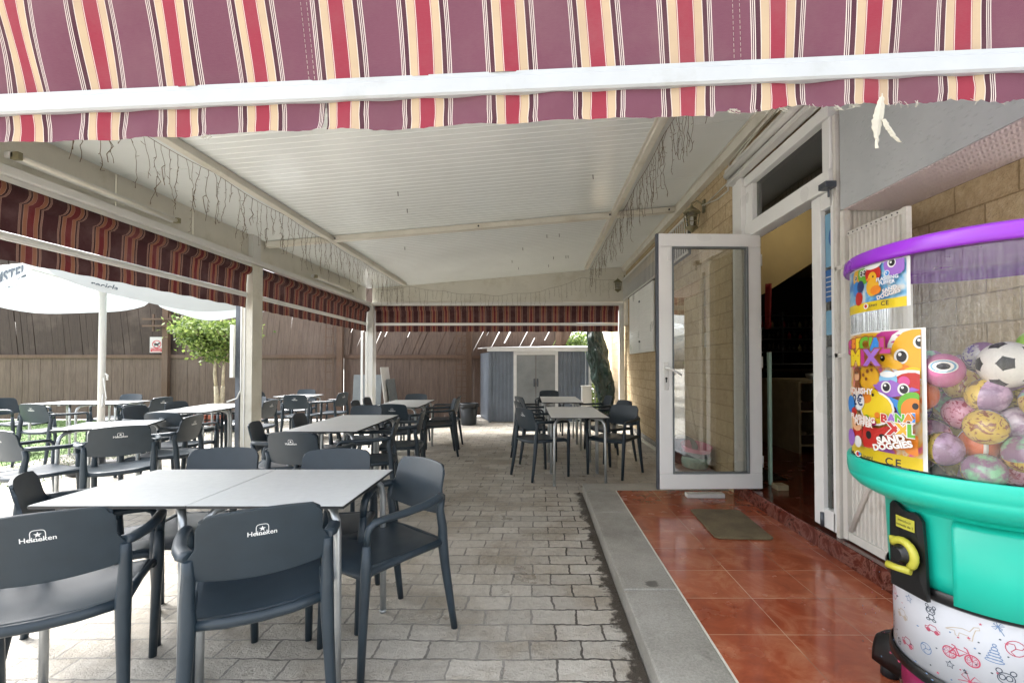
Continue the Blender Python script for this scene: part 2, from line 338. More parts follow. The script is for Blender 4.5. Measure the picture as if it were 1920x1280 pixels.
# ------------------------------------------------------------------ helpers
class MB:
    def __init__(s): s.v = []; s.f = []; s.mi = []; s.uv = {}; s.mats = []; s.cur = 0; s.sm = []; s.smooth = False
    def mat(s, k):
        if k not in s.mats: s.mats.append(k)
        s.cur = s.mats.index(k); return s
    def face(s, idx, uv=None):
        if uv: s.uv[len(s.f)] = uv
        s.f.append(tuple(idx)); s.mi.append(s.cur); s.sm.append(s.smooth)
    def box(s, a, b, M=None):
        n = len(s.v)
        for z in (a[2], b[2]):
            for x, y in ((a[0], a[1]), (b[0], a[1]), (b[0], b[1]), (a[0], b[1])):
                p = Vector((x, y, z)); s.v.append(M @ p if M else p)
        o = s.smooth; s.smooth = False
        for q in ((3, 2, 1, 0), (4, 5, 6, 7), (0, 1, 5, 4), (1, 2, 6, 5), (2, 3, 7, 6), (3, 0, 4, 7)): s.face([n+i for i in q])
        s.smooth = o; return s
    def tube(s, pts, r, n=8, cap=True, flat=1.0, up=Vector((0, 0, 1)), sq=False):
        pts = [Vector(p) for p in pts]; rs = r if isinstance(r, (list, tuple)) else [r]*len(pts)
        base = len(s.v); N = len(pts); side = None
        for i, p in enumerate(pts):
            t = (pts[min(i+1, N-1)]-pts[max(i-1, 0)]).normalized()
            if side is None:
                side = t.cross(up)
                if side.length < .05: side = t.cross(Vector((0, 1, 0)))
                side.normalize()
            else:
                side = (side - t*side.dot(t)).normalized()
            w = side.cross(t)
            for k in range(n):
                a = 2*pi*(k+.5)/n
                ca, sa = cos(a), sin(a)
                if sq:
                    q = max(abs(ca), abs(sa)); e = .72; ca, sa = ca/(q**e), sa/(q**e)
                s.v.append(p+side*ca*rs[i]+w*sa*rs[i]*flat)
        o = s.smooth; s.smooth = True
        for i in range(N-1):
            for k in range(n):
                a = base+i*n+k; b = base+i*n+(k+1) % n
                s.face((a, b, b+n, a+n))
        s.smooth = o
        if cap:
            s.face([base+k for k in range(n)][::-1]); s.face([base+(N-1)*n+k for k in range(n)])
        return s
    def lathe(s, prof, c=(0, 0, 0), n=32, a0=0, a1=2*pi, cap=False):
        base = len(s.v); full = abs(a1-a0-2*pi) < 1e-6; m = n if full else n+1
        for (r, z) in prof:
            for k in range(m):
                a = a0+(a1-a0)*k/n; s.v.append(Vector((c[0]+r*cos(a), c[1]+r*sin(a), c[2]+z)))
        o = s.smooth; s.smooth = True
        for i in range(len(prof)-1):
            for k in range(n):
                k2 = (k+1) % m
                s.face((base+i*m+k, base+i*m+k2, base+(i+1)*m+k2, base+(i+1)*m+k))
        s.smooth = o
        if cap: s.face([base+k for k in range(m)][::-1]); s.face([base+(len(prof)-1)*m+k for k in range(m)])
        return s
    def grid(s, fn, nu, nv, uvf=None):
        base = len(s.v)
        for j in range(nv+1):
            for i in range(nu+1): s.v.append(Vector(fn(i/nu, j/nv)))
        for j in range(nv):
            for i in range(nu):
                a = base+j*(nu+1)+i
                uv = None
                if uvf: uv = [uvf(i/nu, j/nv), uvf((i+1)/nu, j/nv), uvf((i+1)/nu, (j+1)/nv), uvf(i/nu, (j+1)/nv)]
                s.face((a, a+1, a+nu+2, a+nu+1), uv)
        return s
    def prism(s, poly, axis, d0, d1):
        # poly: 2D points; axis: which axis is extruded
        def P(u, v, d): return Vector({0: (d, u, v), 1: (u, d, v), 2: (u, v, d)}[axis])
        n = len(poly); b = len(s.v)
        for d in (d0, d1):
            for (u, v) in poly: s.v.append(P(u, v, d))
        s.face([b+i for i in range(n)][::-1]); s.face([b+n+i for i in range(n)])
        for i in range(n): j = (i+1) % n; s.face((b+i, b+j, b+n+j, b+n+i))
        return s
    def build(s, name, mat=None, parent=None, bevel=0, solid=0, sub=0, loc=None, smooth=None, kind=None):
        me = bpy.data.meshes.new(name); me.from_pydata([tuple(v) for v in s.v], [], s.f)
        for k in (s.mats or [mat]): me.materials.append(MATS[k])
        if s.mats: me.polygons.foreach_set('material_index', s.mi)
        me.polygons.foreach_set('use_smooth', [True]*len(s.f) if smooth else s.sm)
        if s.uv:
            ul = me.uv_layers.new(name='UVMap')
            for fi, uv in s.uv.items():
                for li, c in zip(me.polygons[fi].loop_indices, uv): ul.data[li].uv = c
        me.update()
        bm = bmesh.new(); bm.from_mesh(me)
        if bevel != 'raw': bmesh.ops.recalc_face_normals(bm, faces=bm.faces)
        bm.to_mesh(me); bm.free()
        o = bpy.data.objects.new(name, me); C.objects.link(o)
        if loc: o.location = loc
        if parent: o.parent = parent
        if solid: md = o.modifiers.new('s', 'SOLIDIFY'); md.thickness = solid; md.offset = 0
        if bevel and bevel != 'raw': md = o.modifiers.new('b', 'BEVEL'); md.width = bevel; md.segments = 2; md.limit_method = 'ANGLE'
        if sub: md = o.modifiers.new('u', 'SUBSURF'); md.levels = sub; md.render_levels = sub
        if kind: o['kind'] = kind
        return o
def B(a, b, name, mat, parent=None, bevel=0, M=None, kind=None):
    return MB().box(a, b, M).build(name, mat, parent, bevel, kind=kind)
def tag(o, label, cat, group=None, kind=None):
    o['label'] = label; o['category'] = cat
    if group: o['group'] = group
    if kind: o['kind'] = kind
    return o
def thing(name, label, cat, loc=(0, 0, 0), rz=0, group=None):
    o = bpy.data.objects.new(name, None); C.objects.link(o); o.empty_display_size = .1
    o.location = loc; o.rotation_euler = (0, 0, rz); return tag(o, label, cat, group)
def copy_tree(o, parent=None):
    c = o.copy(); C.objects.link(c)
    if parent: c.parent = parent
    for ch in list(o.children): copy_tree(ch, c)
    return c
def dup(o, loc, rz, label, group=None):
    c = copy_tree(o); c.location = loc; c.rotation_euler = (0, 0, rz); c['label'] = label
    if group: c['group'] = group
    return c
TXT = {}
def text2d(s, size, bold=0, shear=0, space=1, res=3):
    k = (s, bold, shear, space)
    if k not in TXT:
        cu = bpy.data.curves.new('t', 'FONT'); cu.body = s; cu.size = 1; cu.offset = bold; cu.shear = shear; cu.space_character = space
        cu.align_x = 'CENTER'; cu.align_y = 'CENTER'; cu.resolution_u = res; cu.fill_mode = 'FRONT' if hasattr(cu, 'fill_mode') else 'BOTH'
        ob = bpy.data.objects.new('t', cu); C.objects.link(ob)
        dg = bpy.context.evaluated_depsgraph_get(); me = bpy.data.meshes.new_from_object(ob.evaluated_get(dg))
        bm = bmesh.new(); bm.from_mesh(me); bmesh.ops.triangulate(bm, faces=bm.faces)
        bm.verts.ensure_lookup_table()
        TXT[k] = ([(v.co.x, v.co.y) for v in bm.verts], [tuple(v.index for v in f.verts) for f in bm.faces]); bm.free()
        bpy.data.objects.remove(ob); bpy.data.meshes.remove(me); bpy.data.curves.remove(cu)
    vs, fs = TXT[k]
    return [(x*size, y*size) for x, y in vs], fs
class Art:
    """flat artwork: 2D shapes laid on a surface given by fn(u, v, layer)"""
    def __init__(s, fn, layer=.0004): s.mb = MB(); s.fn = fn; s.L = layer; s.k = 1
    def tri(s, vs, fs, mat, dx=0, dy=0, rot=0):
        s.mb.mat(mat); b = len(s.mb.v); c, sn = cos(rot), sin(rot)
        for x, y in vs: s.mb.v.append(Vector(s.fn(dx+x*c-y*sn, dy+x*sn+y*c, s.k*s.L)))
        for f in fs: s.mb.face([b+i for i in f])
        s.k += 1
    def poly(s, pts, mat):     # star-shaped around its mean; subdivided so it can follow a curved surface
        cx = sum(p[0] for p in pts)/len(pts); cy = sum(p[1] for p in pts)/len(pts); n = len(pts)
        vs = [(cx, cy)]; K = 3
        for r in range(1, K+1): vs += [(cx+(x-cx)*r/K, cy+(y-cy)*r/K) for x, y in pts]
        fs = [(0, 1+i, 1+(i+1) % n) for i in range(n)]
        for r in range(K-1):
            for i in range(n):
                a = 1+r*n+i; b = 1+r*n+(i+1) % n; fs.append((a, a+n, b+n, b))
        s.tri(vs, fs, mat)
    def rect(s, x0, y0, x1, y1, mat, n=12):
        vs = [(x0+(x1-x0)*i/n, y) for y in (y0, (y0+y1)/2, y1) for i in range(n+1)]
        fs = [(j*(n+1)+i, j*(n+1)+i+1, (j+1)*(n+1)+i+1, (j+1)*(n+1)+i) for j in range(2) for i in range(n)]
        s.tri(vs, fs, mat)
    def ell(s, cx, cy, rx, ry, mat, rot=0, n=18):
        c, q = cos(rot), sin(rot)
        s.poly([(cx+rx*cos(2*pi*i/n)*c-ry*sin(2*pi*i/n)*q, cy+rx*cos(2*pi*i/n)*q+ry*sin(2*pi*i/n)*c) for i in range(n)], mat)
    def line(s, pts, w, mat, close=False):
        s.mb.mat(mat)
        if close: pts = list(pts)+[pts[0]]
        P = []
        for i in range(len(pts)-1):
            L = math.dist(pts[i], pts[i+1]); m = max(1, int(L/.02))
            P += [(pts[i][0]+(pts[i+1][0]-pts[i][0])*j/m, pts[i][1]+(pts[i+1][1]-pts[i][1])*j/m) for j in range(m)]
        P.append(pts[-1]); b = len(s.mb.v)
        for i, p in enumerate(P):
            a = P[max(0, i-1)]; c = P[min(len(P)-1, i+1)]; d = Vector((c[0]-a[0], c[1]-a[1]))
            if d.length < 1e-9: d = Vector((1, 0))
            d.normalize(); nx, ny = -d.y*w/2, d.x*w/2
            s.mb.v.append(Vector(s.fn(p[0]+nx, p[1]+ny, s.L))); s.mb.v.append(Vector(s.fn(p[0]-nx, p[1]-ny, s.L)))
        for i in range(len(P)-1): a = b+2*i; s.mb.face((a, a+1, a+3, a+2))
    def ring(s, cx, cy, rx, ry, w, mat, n=20, a0=0, a1=2*pi):
        s.line([(cx+rx*cos(a0+(a1-a0)*i/n), cy+ry*sin(a0+(a1-a0)*i/n)) for i in range(n+1)], w, mat)
    def text(s, t, cx, cy, size, mat, rot=0, bold=.02, outline=None, shear=0, space=1, ow=.03):
        if outline: vs, fs = text2d(t, size, bold+ow, shear, space); s.tri(vs, fs, outline, cx, cy, rot)
        vs, fs = text2d(t, size, bold, shear, space); s.tri(vs, fs, mat, cx, cy, rot)
    def star(s, cx, cy, r, mat, r2=.4, n=5, rot=0):
        s.poly([(cx+(r if i % 2 == 0 else r*r2)*sin(pi*i/n+rot), cy+(r if i % 2 == 0 else r*r2)*cos(pi*i/n+rot)) for i in range(2*n)], mat)
    def build(s, name, parent): return s.mb.build(name, None, parent, bevel='raw')

# ------------------------------------------------------------------ ground, paths, steps
g = MB().box((-150, -150, -.3), (150, 150, -.02)).build('ground', 'outer_ground', kind='structure')
MB().box((-6.9, -12, -.018), (.462, 11.6, 0)).box((.462, 4.655, -.018), (2.3, 11.6, 0)).build('patio_paving', 'paving', kind='structure')
kb = MB(); ky = [-12, -4, 0, 1.05, 2.46, 3.75, 4.38]
for i in range(6): kb.box((.466+.002*(i % 2), ky[i]+.002, -.016), (.76, ky[i+1]-.002, .10-.0015*(i % 2)))
kb.build('kerb', 'kerb_stone', bevel=.008, kind='structure')
B((.466, 4.382, -.016), (1.85, 4.65, .099), 'kerb_end', 'kerb_stone', bevel=.006, kind='structure')
B((.764, 1.73, 0), (1.86, 4.378, .101), 'tiled_path', 'terracotta_tile', kind='structure')
B((.764, -12, 0), (1.98, 1.726, .1), 'cement_path', 'kerb_stone', kind='structure')
B((.757, 1.73, .05), (.7635, 4.378, .1035), 'path_edging', 'cream_metal', kind='structure')
B((1.862, 1.2, -.02), (2.4, 4.32, .212), 'door_step', 'marble_red', bevel=.008, kind='structure')
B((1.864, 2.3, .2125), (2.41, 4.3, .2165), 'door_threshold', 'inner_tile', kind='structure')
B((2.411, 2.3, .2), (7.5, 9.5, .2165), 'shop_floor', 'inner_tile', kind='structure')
B((-16, 4.85, -.016), (-5.45, 10.9, -.004), 'turf_base', 'turf', kind='structure')
gm = MB(); rr = random.Random(3)
for i in range(42000):
    y = 4.85+rr.random()**1.5*5.9; x = -5.46-rr.random()*(2.5+y*.65)
    h = .008+rr.random()*.012; a = rr.random()*6.28; w = .004+.0003*y; b = len(gm.v)
    gm.v += [Vector((x-w*cos(a), y-w*sin(a), -.004)), Vector((x+w*cos(a), y+w*sin(a), -.004)), Vector((x+rr.uniform(-.012, .012), y+rr.uniform(-.012, .012), h))]
    gm.face((b, b+1, b+2))
tag(gm.build('artificial_grass', 'grass', bevel='raw'), 'short bright green artificial turf under the parasol', 'grass', kind='stuff')

# ------------------------------------------------------------------ building on the right
sw = thing('shop_building', 'tan split block shop building with white door frame and louvred window', 'building', (1.96, 4.1, 0))
def inpar(o, p):
    o.parent = p; o.matrix_parent_inverse = Matrix.Translation(-p.location); return o
def rebase(root):      # children were modelled in world space
    for ch in root.children: ch.matrix_parent_inverse = root.matrix_basis.inverted()
MB().box((1.86, 4.32, 0), (2.05, 12.5, 3.7)).build('wall', 'block_wall', sw)
MB().box((1.868, 4.0, 3.135), (2.05, 4.318, 3.7)).box((1.868, 2.88, 3.135), (2.05, 4.0, 3.7)).build('wall', 'block_wall', sw)
MB().box((2.28, 2.08, .212), (2.5, 2.84, 3.7)).box((2.501, 2.08, .212), (7.5, 2.28, 3.7)).build('wall', 'block_wall', sw)
B((1.845, 4.65, 0), (1.86, 12.3, .11), 'plinth', 'concrete', sw)
MB().box((1.80, 4.7, .0), (1.843, 12.3, .035)).build('drain_channel', 'cream_metal', sw)
# room inside
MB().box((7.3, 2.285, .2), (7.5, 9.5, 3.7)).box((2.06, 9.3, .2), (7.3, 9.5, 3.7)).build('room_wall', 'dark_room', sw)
MB().box((2.06, 2.285, 3.1), (7.3, 9.3, 3.25)).build('room_ceiling', 'cream_wall', sw)
MB().prism([(2.06, 1.86), (2.62, 2.13), (3.7, 2.82), (3.7, 3.09), (2.06, 3.09)], 1, 5.2, 5.35).build('stair_soffit', 'cream_wall', sw)
# soffit box / roller housing
MB().box((1.92, 1.5, 2.28), (2.278, 2.86, 3.7)).build('roller_housing', 'stucco_grey', sw)
MB().box((1.926, 1.5, 2.272), (2.279, 2.84, 2.2795)).build('soffit', 'soffit_pink', sw)
mb = MB()
for i in range(15):
    x = 1.93+i*.0237; mb.tube([(x, 2.8385, 2.268), (x+.012, 2.8385, 2.2745), (x+.0237, 2.8385, 2.268)], .0035, 4)
mb.build('corrugated_lip', 'cream_metal', sw)
# perpendicular ribbed panel
def ribbed(mb, p0, d, n, pitch, z0, z1, depth, nrm):
    p0, d, nrm = Vector(p0), Vector(d), Vector(nrm)
    pr = []
    for i in range(n):
        for f, h in ((0, 0), (.42, 0), (.5, 1), (.92, 1)): pr.append(p0+d*((i+f)*pitch)+nrm*h*depth)
    pr.append(p0+d*(n*pitch)); b = len(mb.v)
    for p in pr: mb.v.append(Vector((p.x, p.y, z0))); mb.v.append(Vector((p.x, p.y, z1)))
    for i in range(len(pr)-1): a = b+2*i; mb.face((a, a+2, a+3, a+1))
    return mb
ribbed(MB(), (1.925, 2.868, 0), (1, 0, 0), 12, .03, .214, 2.27, .012, (0, -1, 0)).build('ribbed_panel', 'gate_white', sw)
B((1.9, 2.872, .214), (2.3, 2.9, 2.9), 'end_wall', 'gate_white', sw)
MB().box((2.16, 2.8, 2.02), (2.24, 2.855, 2.16)).box((2.17, 2.78, 2.165), (2.235, 2.855, 2.21)).build('junction_box', 'pvc', sw, bevel=.006)
MB().tube([(2.185, 2.845, .6), (2.185, 2.845, 2.02)], .011, 8).tube([(2.215, 2.845, .6), (2.215, 2.845, 2.02)], .011, 8).build('conduit', 'pvc', sw)
# door surround
F = MB()
F.box((1.845, 4.08, .2125), (2.0, 4.19, 3.0)).box((1.868, 4.192, .2125), (2.0, 4.318, 3.13))
F.box((1.875, 2.905, 2.44), (2.0, 4.078, 2.565)).box((1.872, 2.905, 2.905), (2.0, 4.078, 2.99))
F.box((1.885, 3.96, 2.567), (2.0, 4.078, 2.903)).box((1.885, 2.905, 2.567), (2.0, 2.985, 2.903))
F.build('door_frame', 'pvc', sw, bevel=.006)
MB().box((1.93, 2.985, 2.567), (1.938, 3.96, 2.903)).build('transom_glass', 'window_glass', sw)
cm = MB()
for (x, z, r) in ((1.80, 3.09, .032), (1.83, 3.035, .028)): cm.tube([(x, 2.75, z), (x, 4.28, z)], r, 10)
cm.box((1.80, 2.75, 3.0), (1.867, 4.3, 3.02)).box((1.79, 2.75, 3.125), (1.867, 4.3, 3.15)); cm.build('cornice', 'white_paint', sw)
fl = thing('fixed_door_leaf', 'closed narrow white glazed door leaf with blue stickers beside the doorway', 'door', (1.95, 3.0, .2125))
MB().box((1.9, 3.03, .235), (1.965, 3.13, 2.435)).box((1.9, 2.91, .235), (1.965, 3.029, .36)).box((1.9, 2.91, 2.33), (1.965, 3.029, 2.435)).box((1.9, 2.905, .235), (1.965, 2.93, 2.435)).build('leaf_frame', 'pvc', fl, bevel=.005)
B((1.93, 2.93, .36), (1.938, 3.03, 2.33), 'pane', 'window_glass', fl)
ar = Art(lambda u, v, l: (1.9285-l, 3.03-u, v), .0006)
ar.rect(.005, 1.95, .098, 2.3, 'p_sky'); ar.ell(.085, 2.14, .045, .07, 'plate_blue'); ar.rect(.005, 1.72, .098, 1.93, 'plate_blue')
for i in range(5): ar.rect(.012, 1.75+i*.032, .085-.012*(i % 2), 1.757+i*.032, 'p_white')
ar.rect(.012, 1.5, .098, 1.66, 'p_sky'); ar.rect(.01, 1.22, .098, 1.42, 'grey_board'); ar.text('Tuenti', .05, 1.36, .03, 'ink', bold=0)
ar.build('sticker', fl); MB().tube([(1.89, 3.03, .24), (1.89, 3.03, .33)], .012, 8).build('floor_hinge', 'steel_dark', fl)
rebase(fl); 
bl = MB().box((1.83, 2.86, 2.43), (1.9, 2.94, 2.47)).tube([(1.86, 2.88, 2.43), (1.86, 2.88, 2.37)], .008, 6)
tag(bl.build('door_latch_bracket', 'steel_dark', bevel=.004), 'small grey metal bracket at the top corner of the doorway', 'bracket')
# the open leaf
ol = thing('open_glass_door', 'open white framed glass door leaf with lever handle and a lock plate', 'door', (1.965, 4.03, .228), R(181.6))
w, h, t = .9, 2.225, .06
f = MB(); fw = .115
f.box((0, 0, 0), (w, t, fw*1.15)).box((0, 0, h-fw), (w, t, h)).box((0, 0, fw*1.15+.0005), (fw, t, h-fw-.0005)).box((w-fw, 0, fw*1.15+.0005), (w, t, h-fw-.0005))
fo = f.build('leaf_frame', 'pvc', ol, bevel=.006)
gk = MB()
for a, b in (((fw, .02, fw*1.15), (fw+.012, .066, h-fw)), ((w-fw-.012, .02, fw*1.15), (w-fw, .066, h-fw)), ((fw+.012, .02, fw*1.15), (w-fw-.012, .066, fw*1.15+.012)), ((fw+.012, .02, h-fw-.012), (w-fw-.012, .066, h-fw))): gk.box(a, b)
gk.build('gasket', 'grey_board', ol)
B((fw, .028, fw), (w-fw, .036, h-fw), 'pane', 'glass', ol)
B((w+.001, .01, 0), (w+.022, .05, h), 'edge_strip', 'steel_dark', ol)
hp = MB().box((w-.075, t, .86), (w-.035, t+.01, 1.1)).build('lock_plate', 'white_paint', ol, bevel=.004)
MB().tube([(w-.055, t, 1.05), (w-.055, t+.045, 1.05), (w-.07, t+.055, 1.048), (w-.175, t+.055, .99)], [.011, .011, .011, .009], 8).build('handle', 'pvc', ol)
MB().tube([(w-.055, t+.011, .96), (w-.055, t+.014, .96)], .01, 12).box((w-.06, t+.0105, .925), (w-.05, t+.013, .955)).build('keyhole', 'black_plastic', ol)
for z in (.18, 1.05, 1.95): MB().tube([(-.012, .03, z), (-.012, .03, z+.1)], .012, 8).build('hinge', 'pvc', ol)
B((w-.1, t, 1.98), (w-.07, t+.012, 2.1), 'top_latch', 'pvc', ol, bevel=.003)
# folding gate
gt = thing('ribbed_gate', 'white ribbed metal gate with diagonal brace beside the capsule machine', 'gate', (1.94, 2.84, .22))
ribbed(MB(), (1.945, 2.82, 0), (0, -1, 0), 13, .034, .235, 2.12, .012, (-1, 0, 0)).build('ribbed_sheet', 'gate_white', gt)
MB().box((1.915, 2.822, .225), (1.955, 2.862, 2.27)).box((1.92, 2.39, .225), (1.95, 2.82, .275)).box((1.922, 2.355, .225), (1.952, 2.388, 2.13)).box((1.93, 2.39, 2.1), (1.948, 2.82, 2.13)).build('gate_frame', 'gate_white', gt, bevel=.003)
MB().tube([(1.926, 2.8, .29), (1.926, 2.42, 1.05)], .014, 6, sq=True).build('diagonal_brace', 'gate_white', gt)
mb = MB()
for i in range(11): mb.tube([(1.9285, 2.8-i*.038, 2.115), (1.9265, 2.8-i*.038, 2.115)], .005, 6)
mb.build('perforation', 'dark_plastic', gt)
MB().box((1.9, 2.82, 1.35), (1.93, 2.9, 1.375)).box((1.9, 2.82, 1.9), (1.93, 2.89, 1.925)).build('hinge', 'gate_white', gt)
rebase(gt)
# window shutters & grille
sh = MB()
for k in range(2):
    y0 = 7.04+k*.89
    sh.box((1.80, y0, 1.52), (1.83, y0+.875, 2.62))
    for i in range(26): z = 1.56+i*.0405; sh.box((1.792, y0+.05, z), (1.8, y0+.825, z+.024))
so = sh.build('window_shutter', 'pvc', sw, bevel=.002)
MB().box((1.785, 7.9, 1.7), (1.8, 7.96, 1.73)).box((1.785, 7.9, 2.4), (1.8, 7.96, 2.43)).build('shutter_catch', 'steel_dark', so)
for k in range(1):
    gr = MB(); gr.box((1.79, 5.4, 3.07), (1.81, 9.4, 3.1)).box((1.79, 5.4, 2.64), (1.81, 9.4, 2.665)).box((1.79, 9.385, 2.1), (1.81, 9.41, 3.1))
    for i in range(46): y = 5.42+i*.0875; gr.tube([(1.8, y, 2.66), (1.8, y, 3.08)], .008, 6)
    for i in range(5): y = 8.98+i*.0875; gr.tube([(1.8, y, 2.1), (1.8, y, 2.66)], .008, 6)
    gr.build('window_grille', 'white_paint', sw)
B((1.852, 7.0, 2.64), (1.859, 9.3, 2.95), 'window_pane', 'black_plastic', sw)
B((1.852, 5.45, 2.64), (1.859, 6.5, 2.95), 'window_pane', 'black_plastic', sw)
rebase(sw)
# wall lanterns
def lantern(loc, label):
    l = thing('wall_lantern', label, 'lantern', loc, 0, 'lanterns on the block wall')
    MB().tube([(.13, 0, .13), (.05, 0, .19), (-.01, 0, .16), (-.01, 0, .12)], .011, 8).box((.115, -.03, .06), (.135, .03, .2)).build('bracket', 'brass', l, bevel=.003)
    cg = MB()
    for sx in (-1, 1):
        for sy in (-1, 1): cg.tube([(sx*.05-.01, sy*.05, -.1), (sx*.066-.01, sy*.066, .05)], .006, 4)
    cg.lathe([(.095, .05), (.1, .06), (.05, .1), (.018, .12), (.012, .14)], (-.01, 0, 0), 6, cap=True).lathe([(.072, -.1), (.075, -.112), (.03, -.14), (.01, -.16)], (-.01, 0, 0), 6, cap=True)
    for q in (-.05, 0): cg.box((-.062-.01, -.06, q-.003), (-.056-.01, .06, q+.003)); cg.box((-.06, -.062, q-.003), (.05, -.056, q+.003))
    cg.build('cage', 'brass', l)
    MB().lathe([(.052, -.1), (.064, .05)], (-.01, 0, 0), 4).build('glass_pane', 'lantern_glass', l)
    MB().lathe([(.008, -.09), (.022, -.05), (.02, .0), (.008, .02)], (-.01, 0, 0), 10, cap=True).build('bulb', 'white_paint', l)
lantern((1.725, 5.0, 2.93), 'aged metal wall lantern just above the open glass door')
lantern((1.7, 9.45, 2.98), 'small far wall lantern at the end of the ceiling corner')
tag(MB().tube([(1.835, 5.0, 3.07), (1.84, 4.6, 2.99), (1.84, 4.34, 2.98), (1.80, 4.25, 3.14), (1.775, 3.6, 3.19), (1.77, 2.7, 3.2)], .008, 6).tube([(1.84, 4.95, 3.05), (1.84, 4.32, 3.06), (1.79, 4.2, 3.19), (1.77, 2.7, 3.24)], .006, 6).build('lamp_cable', 'cable_white'), 'pale twin cable running from the near lantern over the door', 'cable')

# ------------------------------------------------------------------ shop interior objects
ct = thing('bar_counter', 'dark bar counter with steel rail deep inside the shop', 'counter', (4.2, 7.6, .2165))
MB().box((3.2, 7.2, .2165), (6.5, 7.9, 1.2)).build('counter_body', 'black_plastic', ct); B((3.15, 7.12, 1.2), (6.5, 7.95, 1.24), 'counter_top', 'dark_wood', ct, bevel=.005)
MB().tube([(3.2, 7.1, 1.32), (6.5, 7.1, 1.32)], .012, 8).build('rail', 'steel_dark', ct); rebase(ct)
bs = thing('back_shelf', 'dark glass fronted back bar cabinet filled with bottles and jars', 'cabinet', (4.2, 8.9, .2165))
mb = MB()
for z in (1.55, 1.78, 2.0, 2.22): mb.box((3.3, 8.5, z), (6.2, 9.2, z+.015))
mb.box((3.28, 8.5, 1.3), (3.3, 9.2, 2.3)).box((4.6, 8.5, 1.3), (4.62, 9.2, 2.3)); mb.build('shelf', 'steel_dark', bs)
rr = random.Random(5); mb = MB()
for z in (1.566, 1.796, 2.016):
    for i in range(24):
        x = 3.38+i*.1+rr.uniform(-.02, .02); hh = rr.uniform(.1, .18); r = rr.uniform(.025, .038)
        mb.mat(rr.choice(['dark_wood', 'black_plastic', 'dark_wood', 'brass', 'red_cloth', 'bowl_dark'])); mb.lathe([(r, 0), (r, hh*.65), (r*.4, hh*.8), (r*.4, hh)], (x, 8.6, z), 8, cap=True)
mb.build('bottles', None, bs, kind=None); rebase(bs)
pc = thing('pastry_shelf', 'low cream shelving unit holding wicker baskets inside the shop', 'shelf', (3.6, 5.9, .2165))
mb = MB().box((3.22, 5.6, .2165), (3.25, 6.6, 1.1)).box((3.251, 6.57, .2165), (4.6, 6.6, 1.1)).box((3.251, 5.62, 1.08), (4.6, 6.568, 1.12))
for z in (.3, .72): mb.box((3.251, 5.62, z), (4.6, 6.568, z+.02))
mb.build('shelf_unit', 'shelf_cream', pc, bevel=.004)
for z in (.321, .741): MB().box((3.32, 5.68, z), (4.3, 6.2, z+.03)).box((3.32, 5.66, z), (4.3, 5.679, z+.11)).box((3.3, 5.66, z), (3.319, 6.2, z+.11)).build('basket', 'dark_wood', pc)
for i in range(5): MB().lathe([(.06, 0), (.065, .05), (.03, .09), (.0, .095)], (3.45+i*.18, 5.9, .352), 10).build('loaf', 'shelf_cream', pc)
rebase(pc)
tag(MB().lathe([(.0, 0), (.03, 0), (.05, .012), (.075, .045), (.08, .075), (.076, .075), (.06, .03), (0, .02)], (3.5, 5.78, 1.121), 24).build('silver_bowl', 'aluminium'), 'shiny silver bowl standing on the cream shelving unit', 'bowl')
mb = MB(); mb.grid(lambda u, v: (2.53+.06*u, 5.0+.03*sin(u*7+v*2), 2.2-v*.5), 8, 12); tag(mb.build('red_coat', 'red_cloth', solid=.01, smooth=True), 'dark red cloth hanging just inside the doorway', 'cloth')
pt = thing('pale_screen', 'pale green upright panel with a foot just inside the door jamb', 'panel', (2.1, 4.0, .2165)); B((2.105, 4.12, .22), (2.13, 4.16, 1.42), 'board', 'mint', pt, bevel=.004); B((2.085, 3.95, .217), (2.18, 4.06, .262), 'foot', 'shelf_cream', pt, bevel=.004); rebase(pt)
dl = thing('recessed_spotlight', 'small lit ceiling spotlight above the bar inside the shop', 'spotlight', (4.1, 6.6, 2.62))
MB().lathe([(.035, 0), (.035, -.01), (0, -.012)], (4.1, 6.6, 2.62), 16).build('lit_lens', 'lamp_lit', dl); MB().lathe([(.036, .01), (.05, .005), (.05, -.012), (.036, -.014)], (4.1, 6.6, 2.62), 16).tube([(4.1, 6.6, 2.62), (4.1, 6.6, 3.1)], .008, 6).build('rim', 'steel_dark', dl)
pl = bpy.data.lights.new('spot_glow', 'POINT'); pl.energy = .4; pl.color = (1, .82, .55); pl.shadow_soft_size = .05; po = bpy.data.objects.new('lamp_glow', pl); C.objects.link(po); po.location = (4.1, 6.6, 2.56); po.parent = dl
rebase(dl)
dl2 = thing('wall_sconce', 'warm lit lamp high behind the glass above the doorway', 'lamp', (2.9, 4.5, 2.95))
MB().lathe([(.03, 0), (.05, -.03), (.05, -.09), (.0, -.1)], (2.9, 4.5, 3.09), 14).build('lamp_shade', 'lamp_lit', dl2)
pl = bpy.data.lights.new('glow', 'POINT'); pl.energy = .4; pl.color = (1, .82, .55); pl.shadow_soft_size = .06; po = bpy.data.objects.new('lamp_glow', pl); C.objects.link(po); po.location = (2.9, 4.5, 2.93); po.parent = dl2; rebase(dl2)

